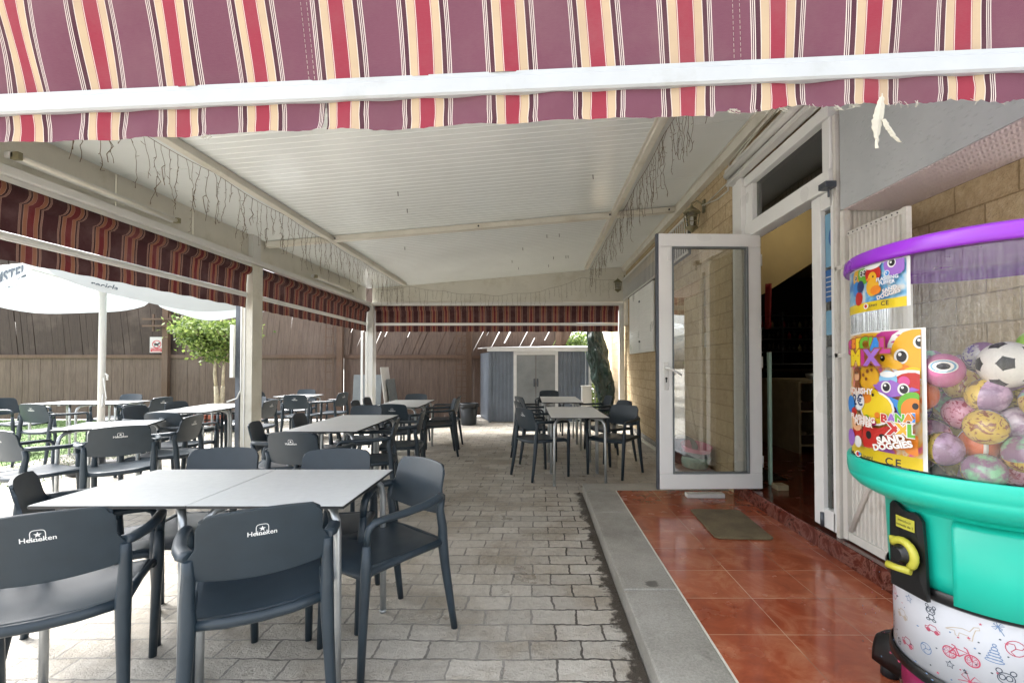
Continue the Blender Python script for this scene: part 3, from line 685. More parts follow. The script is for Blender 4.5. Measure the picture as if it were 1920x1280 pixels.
# door mat, bowls behind the glass
mt = MB(); mt.prism([(-.2, -.29), (-.17, -.315), (.17, -.315), (.2, -.29), (.2, .29), (.17, .315), (-.17, .315), (-.2, .29)], 2, 0, .012)
o = mt.build('door_mat', 'mat_fibre', bevel=.004, loc=(1.45, 3.46, .103)); o.rotation_euler = (0, 0, R(-3)); tag(o, 'worn brown fibre mat lying on the terracotta tiles', 'mat')
o = B((-.28, -.17, 0), (.2, .2, .22), 'stone_slab', 'kerb_stone', bevel=.01); o.location = (1.64, 4.84, .0); tag(o, 'rough grey stone slab on the ground behind the glass door', 'slab')
o = B((1.36, 4.12, .103), (1.7, 4.2, .14), 'white_ledge', 'white_paint', bevel=.004); tag(o, 'low white ledge at the head of the tiled path under the open door', 'ledge')
def bowl(name, mat, loc, r, h, label, tilt=0, lid=None):
    o = MB().lathe([(0, 0), (r*.72, 0), (r*.8, .006), (r, h*.8), (r*1.04, h), (r*.98, h), (r*.74, .012), (0, .012)], (0, 0, 0), 24).build(name, mat, loc=loc); o.rotation_euler = (tilt, R(4), 0)
    return tag(o, label, 'bowl')
bowl('plastic_tub', 'mint', (1.67, 4.83, .222), .155, .12, 'mint green plastic tub at the bottom of the stack behind the glass')
bowl('plastic_tub', 'grey_board', (1.67, 4.835, .29), .15, .1, 'grey rimmed tub nested in the mint tub behind the glass')
bowl('plastic_tub', 'pink', (1.68, 4.83, .36), .155, .1, 'pink plastic tub lying on top of the stacked tubs', R(10))
bowl('dark_basin', 'bowl_dark', (1.56, 4.98, .30), .14, .2, 'black round basin leaning behind the pink tub', R(35))

# ------------------------------------------------------------------ terrace canopy
def zr(x): return 3.2+.085*x
cp = thing('terrace_canopy', 'white metal terrace canopy with ribbed sloping ceiling and painted posts', 'canopy', (-3.49, 5.6, 0))
def ceil(x0, x1, y0, y1, name='ceiling_panel'):
    mb = MB(); p = .083; y = y0; pr = []
    while y < y1-.01:
        for f, h in ((0, 0), (.05, .0), (.1, -.0045), (.9, -.0045), (.95, 0)): pr.append((y+f*p, h))
        y += p
    pr.append((y1, 0))
    for (yy, h) in pr: mb.v.append(Vector((x0, yy, zr(x0)+h))); mb.v.append(Vector((x1, yy, zr(x1)+h)))
    for i in range(len(pr)-1): a = 2*i; mb.face((a, a+1, a+3, a+2))
    return mb.build(name, 'ceiling_sheet', cp)
ceil(-2.66, 1.0, 1.5, 5.85); 
def flatp(x0, x1, y0, y1, dz=0, name='ceiling_panel'):
    mb = MB(); k = max(1, round((y1-y0)/1.15))
    for i in range(k):
        a = y0+(y1-y0)*i/k+.004; b = y0+(y1-y0)*(i+1)/k-.004
        mb.box((0, a, 0), (1, b, .03))
        for v in mb.v[-8:]:
            x = x0+(x1-x0)*v.x; v.x = x; v.z = zr(x)+dz+v.z
    return mb.build(name, 'ceiling_sheet', cp)
ceil(-2.66, 1.0, 5.9, 9.42)
flatp(-3.52, -2.66, 1.5, 9.42); flatp(1.0, 1.86, 1.5, 9.42)
mb = MB(); mb.v += [Vector(q) for q in ((-3.6, 1.45, zr(-3.6)+.05), (1.9, 1.45, zr(1.9)+.05), (1.9, 9.6, zr(1.9)+.05), (-3.6, 9.6, zr(-3.6)+.05), (-3.6, 1.45, zr(-3.6)+.1), (1.9, 1.45, zr(1.9)+.1), (1.9, 9.6, zr(1.9)+.1), (-3.6, 9.6, zr(-3.6)+.1))]
for q in ((3, 2, 1, 0), (4, 5, 6, 7), (0, 1, 5, 4), (1, 2, 6, 5), (2, 3, 7, 6), (3, 0, 4, 7)): mb.face(q)
mb.build('roof_sheet', 'white_paint', cp)
def beamY(x, y0, y1, w=.06, d=.1, name='beam', mat='cream_metal', dz=0):
    z = zr(x)+dz; return MB().box((x-w/2, y0, z-d), (x+w/2, y1, z-.008)).box((x-w/2-.02, y0, z-.02), (x-w/2-.001, y1, z-.009)).build(name, mat, cp, bevel=.003)
beamY(-2.66, 1.45, 9.1, .07, .07); beamY(1.0, 1.45, 9.1, .06, .06); beamY(1.82, 1.45, 9.5, .075, .11)
mb = MB()
for (xa, xb) in ((-3.5, -2.7), (-2.62, .965), (1.035, 1.78)):
    n = len(mb.v); mb.box((0, 5.8, -.075), (1, 5.89, -.009))
    for v in mb.v[n:]: x = xa+(xb-xa)*v.x; v.x = x; v.z += zr(x)
mb.build('cross_beam', 'cream_metal', cp, bevel=.003)
mb = MB(); rr = random.Random(2)
for (x, y) in ((-2.6, 5.84), (.94, 5.84), (-.75, 5.84), (1.7, 5.84)): mb.tube([(x, 5.79, zr(x)-.045), (x, 5.8, zr(x)-.045)], .012, 8)
mb.build('bolt', 'dark_plastic', cp)
mb = MB()
for i in range(13):
    x = rr.uniform(-2.2, .7); y = rr.choice([4.6, 5.1, 6.6, 7.2, 8.0, 8.6]); mb.tube([(x, y, zr(x)+.01), (x+.004, y, zr(x)-.05)], .004, 5)
mb.build('ceiling_hook', 'dark_plastic', cp)
# eave: fascia panels and rails
mb = MB()
for a, b in ((1.45, 2.6), (2.61, 3.75), (3.76, 4.6), (4.61, 5.5), (5.7, 7.2), (7.21, 9.32)): mb.box((-3.56, a, 2.6), (-3.525, b, 2.945))
mb.build('fascia', 'cream_metal', cp)
n = MB(); b0 = [(-3.44, 2.6), (1.86, 2.6)]
n.prism([(-3.44, 2.62), (1.86, 2.62), (1.86, zr(1.86)+.048), (-3.44, zr(-3.44)+.048)], 1, 9.44, 9.48).build('far_fascia', 'cream_metal', cp)
MB().box((-3.53, 1.45, 2.54), (-3.43, 9.44, 2.598)).box((-3.44, 9.37, 2.545), (1.8, 9.46, 2.605)).box((-3.47, 1.45, 2.50), (-3.50, 5.48, 2.538)).build('eave_rail', 'white_paint', cp, bevel=.004)
for (x, y, wx, wy) in ((-3.535, 5.6, .14, .2), (-3.49, 9.5, .16, .2), (1.77, 9.5, .1, .14)):
    p = MB().box((x-wx/2, y-wy/2, 0), (x+wx/2, y+wy/2, 2.54)).box((x-wx/2-.012, y-wy/2-.012, 2.54), (x+wx/2+.012, y+wy/2+.012, 2.552)).box((x-wx/2-.05, y-wy/2-.05, 0), (x+wx/2+.05, y+wy/2+.05, .012)).build('post', 'cream_metal' if y < 9 else 'white_paint', cp, bevel=.004)
    MB().box((x-wx/2+.045, y-wy/2-.008, .05), (x-wx/2+.055, y-wy/2-.001, 2.5)).build('seam', 'pvc', p)
MB().box((-3.54, 5.5, 2.56), (-3.47, 5.66, 2.91)).build('bracket_post', 'white_paint', cp)
MB().tube([(-3.6, 5.5, 2.32), (-3.6, 5.5, 1.0), (-3.64, 5.49, .9), (-3.74, 5.46, .86)], .009, 8).build('conduit', 'pvc', cp)
B((-3.75, 5.62, 0), (-3.7, 5.68, 2.3), 'downpipe', 'steel_dark', cp); B((-3.78, 5.56, 1.15), (-3.74, 5.6, 1.8), 'white_strip', 'pvc', cp)
MB().box((-3.62, 9.3, .5), (-3.58, 9.33, 2.5)).build('side_strip', 'pvc', cp)
rebase(cp)
# batten lights
def batten(y0, y1, label):
    t = thing('batten_light', label, 'light fitting', (-3.42, y0, 2.66), 0, 'tube lights along the left eave')
    MB().box((-.04, 0, -.012), (.02, y1-y0, .03)).build('housing', 'white_paint', t, bevel=.004)
    MB().tube([(.03, .03, .0), (.03, y1-y0-.03, .0)], .017, 10).build('tube', 'cream_metal', t)
    for y in (.0, y1-y0-.03): B((.0, y, -.022), (.055, y+.03, .028), 'end_cap', 'brass', t, bevel=.003)
batten(2.9, 4.25, 'long unlit white tube light near the front end of the left eave')
batten(6.9, 8.3, 'unlit tube light on the left eave beyond the middle post')

# ------------------------------------------------------------------ drop awnings (rolled blinds with bar and valance)
def side_awning(p0, p1, zt, zb, label, n_in, mat='awning_side', uoff=0, vh=.13):
    p0, p1 = Vector(p0), Vector(p1); L = (p1-p0).length; d = (p1-p0)/L; n_in = Vector(n_in)
    t = thing('striped_awning', label, 'awning', (p0.x, p0.y, zb), 0, 'dark striped drop awnings along the terrace edge')
    r = .065; zc = zt-r-.01; off = .02; rd = random.Random(int(L*100))
    def wob(u, v): return .002*sin(u*9+3*v)+.007*noise.noise(Vector((u*2.1, v*1.5, 3.3)))
    K = 22
    def fn(u, v):
        s = u*L
        if v < .5:
            a = R(200)-v*2*R(290)    # wound part on the roller
            q = Vector((0, 0, 0))+n_in*(cos(a)*r); z = zc+sin(a)*r
        else:
            w = (v-.5)*2; a = R(-90)
            st = n_in*(cos(a)*r); z0 = zc+sin(a)*r
            q = st*(1-w)+n_in*(-.01)*w; z = z0+(zb+.03-z0)*w; q = q+n_in*wob(s, w)*sin(pi*min(1, w*1.0))
        p = p0+d*s+q; return (p.x, p.y, z)
    def uvf(u, v): return (u*L+uoff, v)
    MB().grid(fn, int(L*14), K, uvf).build('cloth', mat, t, smooth=True)
    def fv(u, v):
        s = u*L; q = n_in*(.005*sin(s*11)*v+.01*noise.noise(Vector((s*3, v, 0)))); p = p0+d*s+q+n_in*(-.012)
        return (p.x, p.y, zb-.028-v*(vh+.004*sin(s*24.5)))
    MB().grid(fv, int(L*30), 4, uvf).build('valance', mat, t, smooth=True)
    M = Matrix.Translation(p0) @ Matrix(((d.x, n_in.x, 0, 0), (d.y, n_in.y, 0, 0), (0, 0, 1, 0), (0, 0, 0, 1)))
    MB().box((0, -.028, zb-.026), (L, .002, zb+.026), M).box((0, .0025, zb-.012), (L, .009, zb-.004), M).box((0, .0025, zb+.008), (L, .009, zb+.016), M).build('bottom_bar', 'pvc', t, bevel=.004)
    MB().tube([p0+Vector((0, 0, zc)), p1+Vector((0, 0, zc))], r-.006, 14).build('roller_tube', 'steel_dark', t)
    rebase(t); return t
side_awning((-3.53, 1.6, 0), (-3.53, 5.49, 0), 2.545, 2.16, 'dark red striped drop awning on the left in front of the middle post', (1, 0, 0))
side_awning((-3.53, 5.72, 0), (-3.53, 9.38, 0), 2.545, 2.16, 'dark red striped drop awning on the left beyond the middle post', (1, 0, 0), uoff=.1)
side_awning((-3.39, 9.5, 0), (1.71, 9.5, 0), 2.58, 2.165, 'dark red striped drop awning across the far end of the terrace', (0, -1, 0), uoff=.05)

# front awning
fa = thing('front_awning', 'faded red and purple striped front awning with white bar and frayed valance', 'awning', (0, 1.35, 2.14))
A0 = Vector((-3.3, 1.499, 0)); A1 = Vector((3.2, 1.173, 0)); dA = (A1-A0).normalized(); LA = (A1-A0).length; nA = Vector((dA.y, -dA.x, 0))
def zbar(s): x = A0.x+dA.x*s; return 2.139+.0098*(x)+.0005
UO = -((.9546-A0.x)/dA.x) % .2571
def fcloth(u, v):
    s = u*LA; x = A0.x+dA.x*s
    fold = .035*math.exp(-((x+1.55+.35*v)/.09)**2)*min(1, v*3)
    q = nA*(.035*noise.noise(Vector((x*2.2, v*1.3, 1)))+.02*noise.noise(Vector((x*7, v*2.5, 5)))+fold+.1*v)
    p = A0+dA*(s+.025*noise.noise(Vector((x*1.7, v*1.8, 9)))*min(1, v*2)-(.07 if x < .2 else .07-.05*min(1, (x-.2)))*v)+q
    return (p.x, p.y, zbar(s)+.03+v*1.0)
MB().grid(fcloth, 300, 30, lambda u, v: (u*LA+UO, v)).build('cloth', 'awning_front', fa, smooth=True)
mb = MB()
for xs in (-.690, .575):
    for dx_ in (0, .018):
        u_ = ((xs+dx_-A0.x)/dA.x)/LA
        for k in range(60):
            a_ = Vector(fcloth(u_, (k+.15)/64)); b_ = Vector(fcloth(u_, (k+.75)/64)); a_.y -= .0015; b_.y -= .0015; mb.tube([a_, b_], .0006, 4)
mb.build('seam_stitching', 'threads', fa, kind='stuff')
rd = random.Random(11)
def vbot(s):
    x = A0.x+dA.x*s
    b = .086+.004*sin(s*7)+.006*noise.noise(Vector((s*5, 0, 0)))+.003*noise.noise(Vector((s*40, 0, 0)))
    if x > .52: b -= .012+.014*noise.noise(Vector((s*9, 2, 0)))+.008*noise.noise(Vector((s*60, 2, 0)))
    return b
sT = (-.645-A0.x)/dA.x
def mkval(u0, u1, n, curl):
    def fn(u, v):
        s = u0+(u1-u0)*u; x = A0.x+dA.x*s
        gap = 0
        if curl == -1: gap = -.0035*v*max(0, 1-(u1-s)/.12)**2
        if curl == 1: gap = .001*v*max(0, 1-(s-u0)/.12)**2
        q = nA*(.010*noise.noise(Vector((x*6, v, 3)))+.003*sin(x*30)+(.012*v*max(0, 1-(u1-s)/.08) if curl == -1 else 0))
        p = A0+dA*(s+gap+.006*noise.noise(Vector((x*14, v*2, 7)))*v)+q
        return (p.x, p.y, zbar(s)-.032-v*vbot(s))
    return MB().grid(fn, n, 6, lambda u, v: (u0+(u1-u0)*u+UO, v)).build('valance', 'awning_front', fa, smooth=True)
mkval(0, sT, 260, -1); mkval(sT+.004, LA, 420, 1)
M = Matrix.Translation(A0) @ Matrix(((dA.x, nA.x, 0, 0), (dA.y, nA.y, 0, 0), (0, 0, 1, 0), (0, 0, 0, 1)))
mb = MB(); mb.prism([(-.03, -.033), (.012, -.033), (.018, -.027), (.018, .012), (.010, .02), (.010, .033), (-.03, .033)], 0, 0, LA)
for v in mb.v: s = v.x; q = M @ Vector((v.x, v.y, 0)); v.x, v.y, v.z = q.x, q.y, v.z+zbar(s)
mb.build('bottom_bar', 'bar_paint', fa)
mb = MB()
for i in range(70):
    s = (.5+rd.random()**.8*2.0-A0.x)/dA.x; p = A0+dA*s; z = zbar(s)-.03-vbot(s); a = rd.uniform(-.012, .012); l = rd.uniform(.003, .018)
    mb.tube([(p.x, p.y, z+.003), (p.x+a*.5, p.y-.004, z-l*.5), (p.x+a, p.y-.002, z-l)], .0006, 4)
for x in (.71, .86, .905, -1.02, .57):
    s = (x-A0.x)/dA.x; p = A0+dA*s; z = zbar(s)-.03-vbot(s)
    for k in range(10): mb.tube([(p.x+rd.uniform(-.012, .012), p.y, z+.004), (p.x+rd.uniform(-.02, .02), p.y-.006, z-rd.uniform(.002, .016)), (p.x+rd.uniform(-.02, .02), p.y, z-rd.uniform(.0, .016))], .0007, 4)
mb.build('frayed_threads', 'threads', fa, kind='stuff')
def shred(pts, widths):
    mb = MB(); n = len(pts); b = 0
    for (x, y, z), w in zip(pts, widths):
        j = rd.uniform(-.0025, .0025); mb.v += [Vector((x-w/2+j, y, z)), Vector((x, y-.004, z)), Vector((x+w/2+j, y, z))]
    for i in range(n-1):
        for k in range(2): a = 3*i+k; mb.face((a, a+1, a+4, a+3))
    return mb
n = 22; ys = 1.262
P = [(.965-.012*sin(i/n*2)-.004*i/n, ys, 2.05-.145*i/n) for i in range(n+1)]; Wd = [.006+.022*sin(pi*min(1, (i/n)*1.15+.05))*(1 if i < n-2 else .4)+rd.uniform(0, .004) for i in range(n+1)]
a = shred(P, Wd)
P2 = [(.97+.042*(i/14)**1.6, ys-.004, 1.985-.065*i/14) for i in range(15)]; W2 = [.016*(1-.55*abs(i/14-.5))*(1 if i < 13 else .4)+rd.uniform(0, .003) for i in range(15)]
b_ = shred(P2, W2); o0 = len(a.v); a.v += b_.v
for f_ in b_.f: a.face([o0+i for i in f_])
a.tube([(.968, ys, 2.06), (.965, ys-.002, 2.03), (.95, ys, 2.01)], .0012, 4)
a.build('torn_shred', 'threads', fa, solid=.0012)
rebase(fa)

# ------------------------------------------------------------------ icicle light strings
def icicles(pts, n, lmax, label, seed):
    rd = random.Random(seed); t = thing('icicle_light_string', label, 'light string', pts[0], 0, 'brown wire icicle lights hung under the ceiling')
    P = [Vector(p) for p in pts]; W_ = []
    segs = sum((P[i+1]-P[i]).length for i in range(len(P)-1))
    def at(f):
        d = f*segs
        for i in range(len(P)-1):
            l = (P[i+1]-P[i]).length
            if d <= l or i == len(P)-2: return P[i]+(P[i+1]-P[i])*min(1, d/l)
            d -= l
    M = 60
    pts2 = [at(i/M)+Vector((0, 0, -.03*abs(sin(i/M*pi*7)))) for i in range(M+1)]
    MB().tube(pts2, .0022, 5).build('main_wire', 'wire', t)
    for k in range(n):
        f = (k+.5+rd.uniform(-.25, .25))/n; a = at(f)+Vector((0, 0, -.03*abs(sin(f*pi*7)))); L = lmax*rd.choice([.35, .55, .75, 1.0, .85])*rd.uniform(.85, 1.1)
        mb = MB(); q = a.copy(); pp = [q.copy()]; m = max(4, int(L/.035)); br = []
        for i in range(m):
            q = q+Vector((rd.uniform(-.012, .012), rd.uniform(-.014, .014), -L/m)); pp.append(q.copy())
            if i and rd.random() < .55: br.append((q.copy(), i))
        mb.tube(pp, .0019, 4)
        for (c, i) in br:
            e = c+Vector((rd.uniform(-.02, .02), rd.uniform(-.028, .028), rd.choice([-1, 1])*rd.uniform(.004, .02))); mb.tube([c, e], .0017, 4)
        if rd.random() < .25:
            c = pp[len(pp)//2]; mb.tube([c, c+Vector((.0, rd.uniform(-.04, .04), -.03)), c+Vector((0, rd.uniform(-.03, .03), -.1)), c+Vector((0, 0, -.15))], .0024, 4)
        mb.build('light_strand', 'wire', t)
    rebase(t)
icicles([(-2.74, 1.7, zr(-2.74)-.03), (-2.74, 9.2, zr(-2.74)-.03)], 98, .5, 'brown icicle light wires hanging from the left ceiling beam', 1)
icicles([(1.08, 1.7, zr(1.08)-.03), (1.08, 9.2, zr(1.08)-.03)], 98, .5, 'brown icicle light wires hanging from the right ceiling beam', 2)
icicles([(-3.3, 9.25, 2.85), (-2.6, 9.22, 2.92), (-1.6, 9.2, 2.78), (-.8, 9.2, 2.74), (.1, 9.2, 2.82), (.95, 9.22, 3.1), (1.6, 9.25, 3.05)], 52, .36, 'brown icicle light wires draped along the far end of the ceiling', 3)
# ------------------------------------------------------------------ armchair
def back_y(x, z):       # centre surface of the backrest
    w = (z-.45)/.36
    return -.195-.085*w+.62*x*x
def make_chair():
    t = thing('plastic_armchair', 'x', 'chair')
    CH = 'chair_plastic'
    def bk(u, v):
        uu = 2*u-1; zb = .585-.022*(1-uu*uu); zt = .812-.012*uu*uu-.022*max(0, (abs(uu)-.9)/.1)**2.5
        z = zb+(zt-zb)*v; k_ = min(1, max(0, (v-.3)/.3)); hw = .219-.026*k_*k_*(3-2*k_)-.004*v
        hw -= .014*max(0, (v-.88)/.12)**2.5
        if v < .15: hw -= 0
        x = uu*hw; return (x, back_y(x, z), z)
    o = MB().grid(bk, 44, 24).build('backrest', CH, t, smooth=True, solid=.013); md = o.modifiers.new('b', 'BEVEL'); md.width = .005; md.segments = 2
    # writing on the outer face
    ar = Art(lambda u, v, l: (u, back_y(u, .735+v)-.0068-l, .735+v), .0003)
    ar.text('Heineken', 0, -.0125, .0235, 'white_print', bold=.012, space=1.0)
    pts = []
    for i in range(28):
        a = 2*pi*i/28; c, s_ = cos(a), sin(a); q = (abs(c)**4+abs(s_)**4)**.25; pts.append((.0185*c/q, .0185*s_/q*1.02+.001))
    ar.line(pts[0:], .0022, 'white_print', True); ar.star(0, .004, .0105, 'white_print'); ar.build('printed_logo', o)
    def st(u, v):
        uu = 2*u-1; vv = v; y = -.225+.455*vv; hw = .212+.012*vv
        x = uu*hw; z = .447-.010*(1-uu*uu)-.006*sin(pi*vv)+.004*vv
        if vv > .86: z -= .03*((vv-.86)/.14)**2
        if vv < .1: z += .0*(1-vv/.1)
        y += -.018*abs(uu)**3*vv; return (x, y, z)
    s = MB().grid(st, 16, 16).build('seat', CH, t, smooth=True, solid=.016); md = s.modifiers.new('b', 'BEVEL'); md.width = .006; md.segments = 2
    fr = MB()
    for q in (-1, 1): fr.tube([(q*.207, -.215, .442), (q*.213, 0, .436), (q*.221, .17, .430), (q*.232, .2, .42)], [.019, .016, .017, .02], 8, sq=True)
    fr.tube([(-.205, -.215, .438), (-.1, -.236, .430), (0, -.242, .428), (.1, -.236, .430), (.205, -.215, .438)], .018, 8, sq=True)
    fr.tube([(-.225, .205, .42), (0, .222, .412), (.225, .205, .42)], .012, 8, sq=True); fr.build('seat_frame', CH, t)
    for q in (-1, 1):
        MB().tube([(q*.212, back_y(.212, .65)-.003, .655), (q*.211, back_y(.212, .6)-.003, .60), (q*.212, -.222, .51), (q*.209, -.224, .45), (q*.213, -.238, .32), (q*.222, -.268, .12), (q*.227, -.287, 0)], [.016, .0185, .021, .024, .021, .017, .0145], 8, sq=True).build('leg', CH, t)
        MB().tube([(q*.252, .205, .56), (q*.248, .206, .45), (q*.24, .212, .25), (q*.232, .218, 0)], [.0165, .021, .0175, .0145], 8, sq=True).build('leg', CH, t)
        MB().tube([(q*.205, back_y(.205, .66)+.004, .662), (q*.226, back_y(.22, .67)+.035, .660), (q*.25, -.09, .655), (q*.262, .03, .652), (q*.264, .13, .652), (q*.262, .175, .648), (q*.259, .198, .632), (q*.255, .205, .605), (q*.252, .205, .56)], [.024, .025, .023, .021, .0195, .019, .018, .017, .0165], 8, sq=True, flat=.72).build('armrest', CH, t)
    return t
chair0 = make_chair(); used = [0]
CG = {'a': 'armchairs around the near pair of tables', 'b': 'armchairs around the central long table', 'c': 'armchairs around the table near the bin', 'd': 'armchairs around the right hand tables', 'e': 'armchairs around the left hand tables', 'f': 'armchairs around the table by the fence'}
def ch(x, y, rz, g, label, tilt=0):
    if not used[0]:
        used[0] = 1; c = chair0; c.location = (x, y, 0); c.rotation_euler = (0, 0, R(rz)); c['label'] = label
    else: c = dup(chair0, (x, y, 0), R(rz), label)
    c['group'] = CG[g]; return c
ch(-1.80, 1.735, 32, 'a', 'nearest dark armchair at bottom left, logo back, cut by the photo edge')
ch(-1.085, 1.80, 31, 'a', 'nearest dark armchair in front of the joint between the two tables')
ch(-.765, 2.19, 141, 'a', 'dark armchair at the right end of the near tables, facing left')
ch(-1.13, 2.40, 188, 'a', 'dark armchair behind the right half of the near tables, facing the viewer')
ch(-1.81, 2.44, 190, 'a', 'dark armchair behind the left half of the near tables, facing the viewer')
ch(-2.08, 2.17, -52, 'a', 'dark armchair at the left end of the near tables, facing right')
ch(-1.79, 3.60, -4, 'b', 'dark armchair with logo at the near end of the central long table')
ch(-2.20, 4.0, -72, 'b', 'dark armchair on the left side of the central table, nearest that side')
ch(-2.17, 4.65, -80, 'b', 'dark armchair on the left side of the central table, second along')
ch(-1.55, 4.15, 103, 'b', 'dark armchair on the right side of the central table, nearest that side')
ch(-1.50, 4.92, 97, 'b', 'dark armchair on the right side of the central table, second along')
ch(-2.07, 5.30, 183, 'b', 'dark armchair at the far end of the central table, facing the viewer')
ch(-1.80, 6.02, -8, 'c', 'dark armchair with logo at the near end of the table before the white post')
ch(-2.28, 6.35, -84, 'c', 'dark armchair left of the table before the white post, nearer one')
ch(-2.36, 6.98, -86, 'c', 'dark armchair left of the table before the white post, farther one')
ch(-2.08, 7.55, 178, 'c', 'dark armchair at the far end of the table before the white post')
ch(-1.46, 6.62, 106, 'c', 'dark armchair right of the table nearest the rubbish bin, nearer one')
ch(-1.50, 7.25, 92, 'c', 'dark armchair right of the table nearest the rubbish bin, farther one')
ch(-4.06, 7.82, 4, 'f', 'blue grey armchair with logo at the table by the trellis, seen from behind')
ch(-3.78, 8.28, 84, 'f', 'blue grey armchair right of the table by the trellis')
ch(-4.72, 9.02, 178, 'f', 'blue grey armchair behind the table by the trellis')
ch(-4.86, 8.3, -90, 'f', 'blue grey armchair left of the table by the trellis')
ch(-4.02, 6.4, 92, 'e', 'dark armchair just behind the middle post')
ch(-3.92, 4.98, 2, 'e', 'dark armchair with logo at the near end of the table before the tree')
ch(-4.62, 5.5, -86, 'e', 'dark armchair left of the table before the tree, nearer one')
ch(-4.66, 6.15, -92, 'e', 'dark armchair left of the table before the tree, farther one')
ch(-4.5, 6.95, 172, 'e', 'dark armchair behind the table before the tree')
ch(-3.64, 4.42, 100, 'e', 'dark armchair right of the outer table under the awning, facing left')
ch(-3.56, 3.86, 44, 'e', 'dark armchair with logo at the outer table, seen from behind, left of the near tables')
ch(-4.03, 3.69, -15, 'e', 'dark armchair with logo at the extreme left standing on the turf edge')
ch(-6.46, 6.05, -4, 'e', 'dark armchair with logo before the far left table under the parasol')
ch(-6.05, 7.02, 86, 'e', 'blue grey armchair right of the far left table by the parasol pole')
ch(-6.95, 7.5, 180, 'e', 'blue grey armchair behind the far left table')
ch(-7.75, 6.75, -90, 'e', 'blue grey armchair at the left photo edge beside the far left table')
ch(.06, 5.40, -56, 'd', 'dark armchair on the near left of the right hand stained table')
ch(-.02, 6.3, -72, 'd', 'dark armchair on the left of the right hand tables, second from the front')
ch(-.05, 7.3, -66, 'd', 'dark armchair on the left of the farthest right hand table')
ch(.93, 5.47, 140, 'd', 'dark armchair on the near right of the stained table by the block wall')
ch(1.0, 6.3, 112, 'd', 'dark armchair on the right by the wall, second from the front')
ch(.92, 7.35, 100, 'd', 'dark armchair on the right of the farthest right hand table')
ch(.24, 8.62, 180, 'd', 'dark armchair behind the farthest table, in front of the shed doors')

# ------------------------------------------------------------------ tables
def make_table(top):
    t = thing('cafe_table', 'x', 'table'); w = .315
    o = MB().box((-w, -w, .7372), (w, w, .74)).build('tabletop', top, t, bevel=.002)
    MB().box((-w-.0005, -w-.0005, .7265), (w+.0005, w+.0005, .7371)).build('edge_band', 'table_edge', o)
    for sx in (-1, 1):
        for sy in (-1, 1):
            MB().tube([(sx*.13, sy*.13, .715), (sx*.2, sy*.2, .714), (sx*.245, sy*.245, .700), (sx*.268, sy*.268, .665), (sx*.276, sy*.276, .61), (sx*.278, sy*.278, .3), (sx*.279, sy*.279, .012)], .0155, 10).tube([(sx*.279, sy*.279, 0), (sx*.279, sy*.279, .016)], .018, 10).build('leg', 'aluminium', t)
    MB().box((-.15, -.02, .7), (.15, .02, .726)).box((-.02, -.15, .699), (.02, -.021, .7255)).box((-.02, .021, .699), (.02, .15, .7255)).build('cross_frame', 'aluminium', t)
    return t
T = make_table('table_top'); T2 = make_table('table_top_stained'); first = [1, 1]
def tb(x, y, rz, g, label, st=0):
    src = T2 if st else T
    if first[st]: first[st] = 0; src.location = (x, y, 0); src.rotation_euler = (0, 0, R(rz)); src['label'] = label; src['group'] = g
    else: dup(src, (x, y, 0), R(rz), label, g)
G1, G2, G3, G4, G5 = 'near pair of joined tables', 'tables of the central long row', 'tables before the far white post', 'right hand tables by the wall', 'outer tables on the left'
tb(-1.724, 2.13, .4, G1, 'near square white table, left one of the joined pair')
tb(-1.090, 2.133, .2, G1, 'near square white table, right one of the joined pair')
tb(-1.86, 4.18, 1, G2, 'white table in the middle row, nearer half of the central pair')
tb(-1.875, 4.815, 1, G2, 'white table in the middle row, farther half of the central pair')
tb(-1.93, 6.42, 2, G3, 'white table before the white post, nearer half')
tb(-1.965, 7.06, 2, G3, 'white table before the white post, farther half')
tb(-4.04, 4.31, 24, G5, 'white table left of the middle post, turned at an angle')
tb(-7.1, 6.85, 3, G5, 'far left white table under the parasol, left half')
tb(-6.46, 6.88, 3, G5, 'far left white table by the parasol pole, right half')
tb(-4.33, 5.7, 6, G5, 'white table before the potted tree, nearer half')
tb(-4.42, 6.34, 6, G5, 'white table before the potted tree, farther half')
tb(-4.42, 8.42, 2, G5, 'small white table by the fence trellis')
tb(.46, 5.2, 1.5, G4, 'stained white table by the block wall, nearest of the right hand row', 1)
tb(.445, 5.84, 1.5, G4, 'stained white table in the right hand row, second from the front', 1)
tb(.39, 7.22, 1, G4, 'white table in the right hand row, third from the front', 1)
tb(.38, 7.86, 1, G4, 'white table in the right hand row, nearest the shed', 1)

